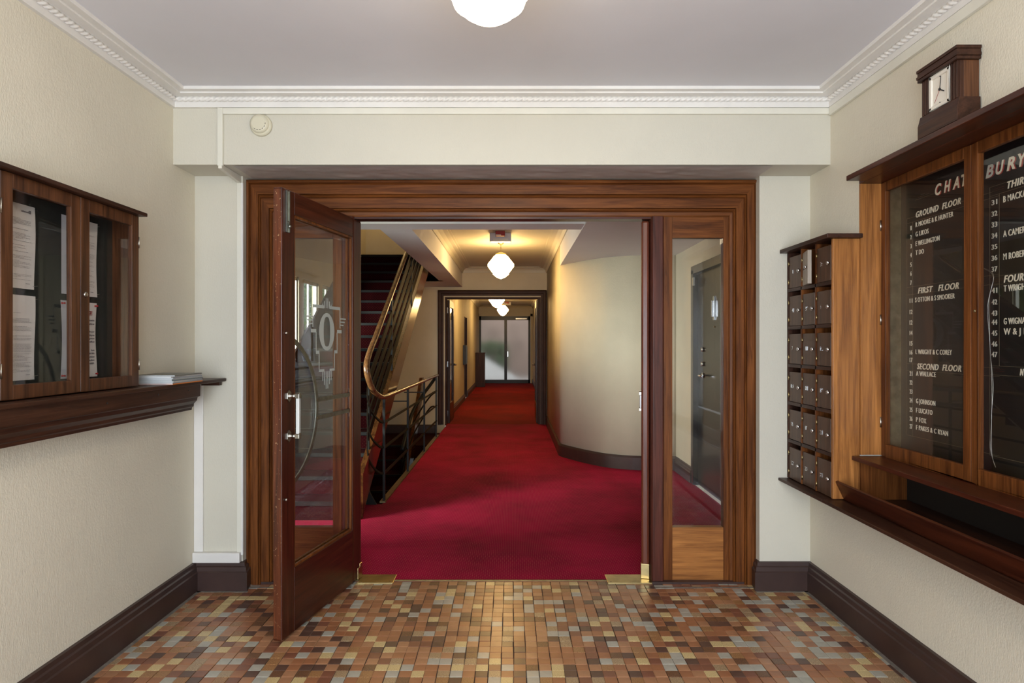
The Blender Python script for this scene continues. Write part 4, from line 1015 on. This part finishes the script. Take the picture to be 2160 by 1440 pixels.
N1 = [('R MOORE & K HUNTER', 1932, 479, 2011), ('G LIKOS', 1932, 499, 1959), ('E WELLINGTON', 1932, 519, 1982), ('T DO', 1932, 538, 1949), ('S OTTON & S SMOOKER', 1931, 637.5, 2014),
      ('L WRIGHT & C COREY', 1932, 746.5, 2008), ('A WALLACE', 1933, 792, 1974), ('G JOHNSON', 1933, 850, 1973), ('F LUCATO', 1933, 869.5, 1967), ('P FOX', 1933, 889, 1954), ('F PAKES & C RYAN', 1933, 905.5, 2000)]
for s_, x, y, e in N1: name(s_, x, y, e, .0225, offset=-.004, sp=1.12)
for s_, x, y, e in (('GROUND  FLOOR', 1932.5, 459, 2027), ('FIRST   FLOOR', 1937, 619, 2023), ('SECOND  FLOOR', 1935, 778, 2028)): name(s_, x, y, e, .027, offset=.012, shear=.25, sp=1.12)
L2 = [('31', 426), ('32', 450), ('33', 473), ('34', 496.5), ('35', 520), ('36', 543.5), ('37', 567), ('41', 612), ('42', 636.5), ('43', 660), ('44', 679), ('45', 702), ('46', 725), ('47', 747)]
for s_, y in L2:
    a = bp(2098, y+5.5); put_text(tx, s_, a, MD, .020, .028, align='c', offset=.005, sp=1.1)
for s_, x, y, e in (('B MACKA', 2117, 427, 2165), ('A CAMER', 2117, 500, 2163), ('M ROBER', 2117, 548, 2163), ('T WRIGH', 2118, 615, 2162), ('G WIGNA', 2118, 684, 2163), ('W & J I', 2118, 705.5, 2162)): name(s_, x, y, e, .0245, offset=.002, sp=1.1)
name('THIRD FLOOR', 2125, 398, 2240, .027, offset=.012, shear=.25, sp=1.12); name('FOURTH FLOOR', 2118, 596, 2250, .027, offset=.012, shear=.25, sp=1.12); name('N', 2152, 791, 2160, .024, offset=.03, shear=.25)
for ch, y in zip('CHAT', (2.886, 2.826, 2.771, 2.718)):
    put_text(tx, ch, (XB-.001, y, 2.068), MD, .047, .042, offset=.03, shear=.25); put_text(tx, ch, (XB-.0003, y-.005, 2.066), MD, .047, .042, offset=.03, shear=.25, mi=2)
for ch, y in zip('BURY', (2.577, 2.524, 2.468, 2.413)):
    put_text(tx, ch, (XB-.001, y, 2.066), MD, .047, .042, offset=.03, shear=.25); put_text(tx, ch, (XB-.0003, y-.005, 2.064), MD, .047, .042, offset=.03, shear=.25, mi=2)
ye = GYM-.02
def bz(px, py): return bp(px, py)[2]
yl, ynr = bp(1913.5, 700)[1], bp(2034, 700)[1]
for (px, py) in ((1913, 462), (1926, 468), (1914, 606), (1914, 622), (1914, 766.5), (1914, 781), (1914, 917)):
    z = bz(px, py); tx.box(XB-.0012, XB-.0004, ye, yl, z-.0006, z+.0006, 1)
tx.box(XB-.0012, XB-.0004, yl, yl+.0012, bz(1913, 917), bz(1913, 462), 1); y_ = bp(1926, 700)[1]; tx.box(XB-.0012, XB-.0004, y_, y_+.0012, bz(1913, 917), bz(1926, 468), 1)
yl2, ym2 = bp(2088.5, 700)[1], bp(2108.5, 700)[1]
for py in (395, 414, 584, 602, 771, 790, 960): 
    z = bz(2090, py); tx.box(XB-.0012, XB-.0004, R0+.05, yl2, z-.0006, z+.0006, 1)
tx.box(XB-.0012, XB-.0004, yl2, yl2+.0012, bz(2090, 960), bz(2090, 395), 1); tx.box(XB-.0012, XB-.0004, ym2, ym2+.0012, bz(2090, 771), bz(2090, 414), 1)
for k in range(3):
    z = bz(1914, 446)+.02+k*.008; tx.box(XB-.0012, XB-.0004, 2.90+.03*k, 3.03-.02*k, z+.02, z+.021, 1)
for yb, n0 in ((bz(2090, 404), 0), (bz(2090, 593), 0), (bz(2090, 780), 0)):
    for k in range(2): tx.box(XB-.0012, XB-.0004, yl2-.075, yl2-.02, yb-.004+k*.008, yb-.003+k*.008, 3)
local(tx, rv).build('lettering', [M['letter'], M['gold'], M['redshade'], M['redline']], [c for c in rv.children if c.name.startswith('name_board')][0], fixn=False)
# loose wire hanging behind the second door
wpts = smooth_path([(1.868, 2.545-.0*k, z) for k, z in ((0, 1.70),)]+[(1.872, 2.50, 1.66), (1.86, 2.515, 1.55), (1.862, 2.505, 1.40), (1.858, 2.49, 1.25), (1.85, 2.48, 1.12), (1.852, 2.49, 1.0), (1.85, 2.46, .93)], 5)
w = MB().tube(wpts, .0009, 6).tube([(x-.003, y-.007-.004*math.sin(i*.7), z) for i, (x, y, z) in enumerate(wpts)], .0008, 6).build('loose_wire', M['nickel']); tag(w, 'thin pale wire hanging inside the directory behind the second glass door', 'wire')
for i, (y, x, c, lab) in enumerate(((2.62, 1.70, (.45, .36, .12), 'yellowed card lying in the tray under the directory'), (2.72, 1.74, (.5, .3, .18), 'brown paper scrap lying in the tray behind the yellowed card'))):
    p = MB().prism([(-.05, -.03), (.045, -.04), (.055, .028), (-.035, .04)], 'z', 0, .0015).build('loose_card', plain('card_%d' % i, c, .7)); p.location = (x, y, .6400); p.rotation_euler = (0, 0, .5+i)
    tag(p, lab, 'card')

# ------------------------------------------------------------------ clock on the directory roof
ck = empty('mantel_clock', (1.66, 2.44, 2.212)); tag(ck, 'dark wooden mantel clock with a square cream face standing on the directory roof', 'clock')
CY0, CY1 = 2.338, 2.545; CXf, CXb = 1.622, XR-.004
local(MB().prism([(1.612, 2.2125), (CXb, 2.2125), (CXb, 2.300), (1.622, 2.300), (1.612, 2.262)], 'y', CY0-.008, CY1+.012), ck).build('base', M['drky'], ck, bevel=.002)
local(MB().box(CXf+.02, CXb, CY0, CY1, 2.300, 2.436), ck).build('case', M['brnz'], ck, bevel=.002)
for s, y0 in ((0, CY0), (1, CY1-.042)):
    fl = MB()
    for k in range(3): fl.box(CXf-.001, CXf+.021, y0+.003+k*.014, y0+.013+k*.014, 2.300, 2.436)
    fl.box(CXf+.006, CXf+.021, y0, y0+.044, 2.300, 2.436)
    local(fl, ck).build('fluted_pilaster', M['drkz'], ck, bevel=.0015)
cp_ = MB()
for k in range(4): cp_.box(CXf-.012+.0-(k % 2)*.003, CXb, CY0-.010-(k % 2)*.003, CY1+.010+(k % 2)*.003, 2.436+k*.0125, 2.4475+k*.0125)
local(cp_, ck).build('cap', M['drky'], ck, bevel=.001)
yc, zc = (CY0+CY1)/2, 2.369
fa = MB(); fa.box(CXf+.004, CXf+.018, CY0+.046, CY1-.046, 2.303, 2.434); face = local(fa, ck).build('dial', M['clockface'], ck, bevel=.008)
bz_ = MB(); 
for (a, b, c_, d_) in ((CY0+.046, CY0+.060, 2.303, 2.434), (CY1-.060, CY1-.046, 2.303, 2.434), (CY0+.046, CY1-.046, 2.420, 2.434), (CY0+.046, CY1-.046, 2.303, 2.317)): bz_.box(CXf-.002, CXf+.006, a, b, c_, d_)
local(bz_, ck).build('bezel', M['clockface'], ck, bevel=.003)
def hand(ang, ln, w, nm, m):
    u, v = -math.sin(ang), math.cos(ang)   # clockwise as seen from the room; right = -Y
    y2, z2 = yc+u*ln, zc+v*ln; px_, pz_ = v*w, -u*w
    local(MB().prism([(yc-px_, zc-pz_), (yc+px_, zc+pz_), (y2+px_*.6, z2+pz_*.6), (y2-px_*.6, z2-pz_*.6)], 'x', CXf+.001, CXf+.002), ck).build(nm, m, face)
hand(math.radians(8), .048, .0018, 'minute_hand', M['black']); hand(math.radians(122), .030, .0025, 'hour_hand', M['black']); hand(math.radians(215), .052, .0006, 'second_hand', M['redplast'])
local(MB().cyl((CXf-.001, yc, zc), .005, .004, 'x', 12), ck).build('hub', M['black'], face)
dt = MB()
for a in range(0, 360, 90): dt.cyl((CXf+.0015, yc-math.sin(math.radians(a))*.046, zc+math.cos(math.radians(a))*.050), .0022, .003, 'x', 8)
local(dt, ck).build('hour_dots', M['black'], face)
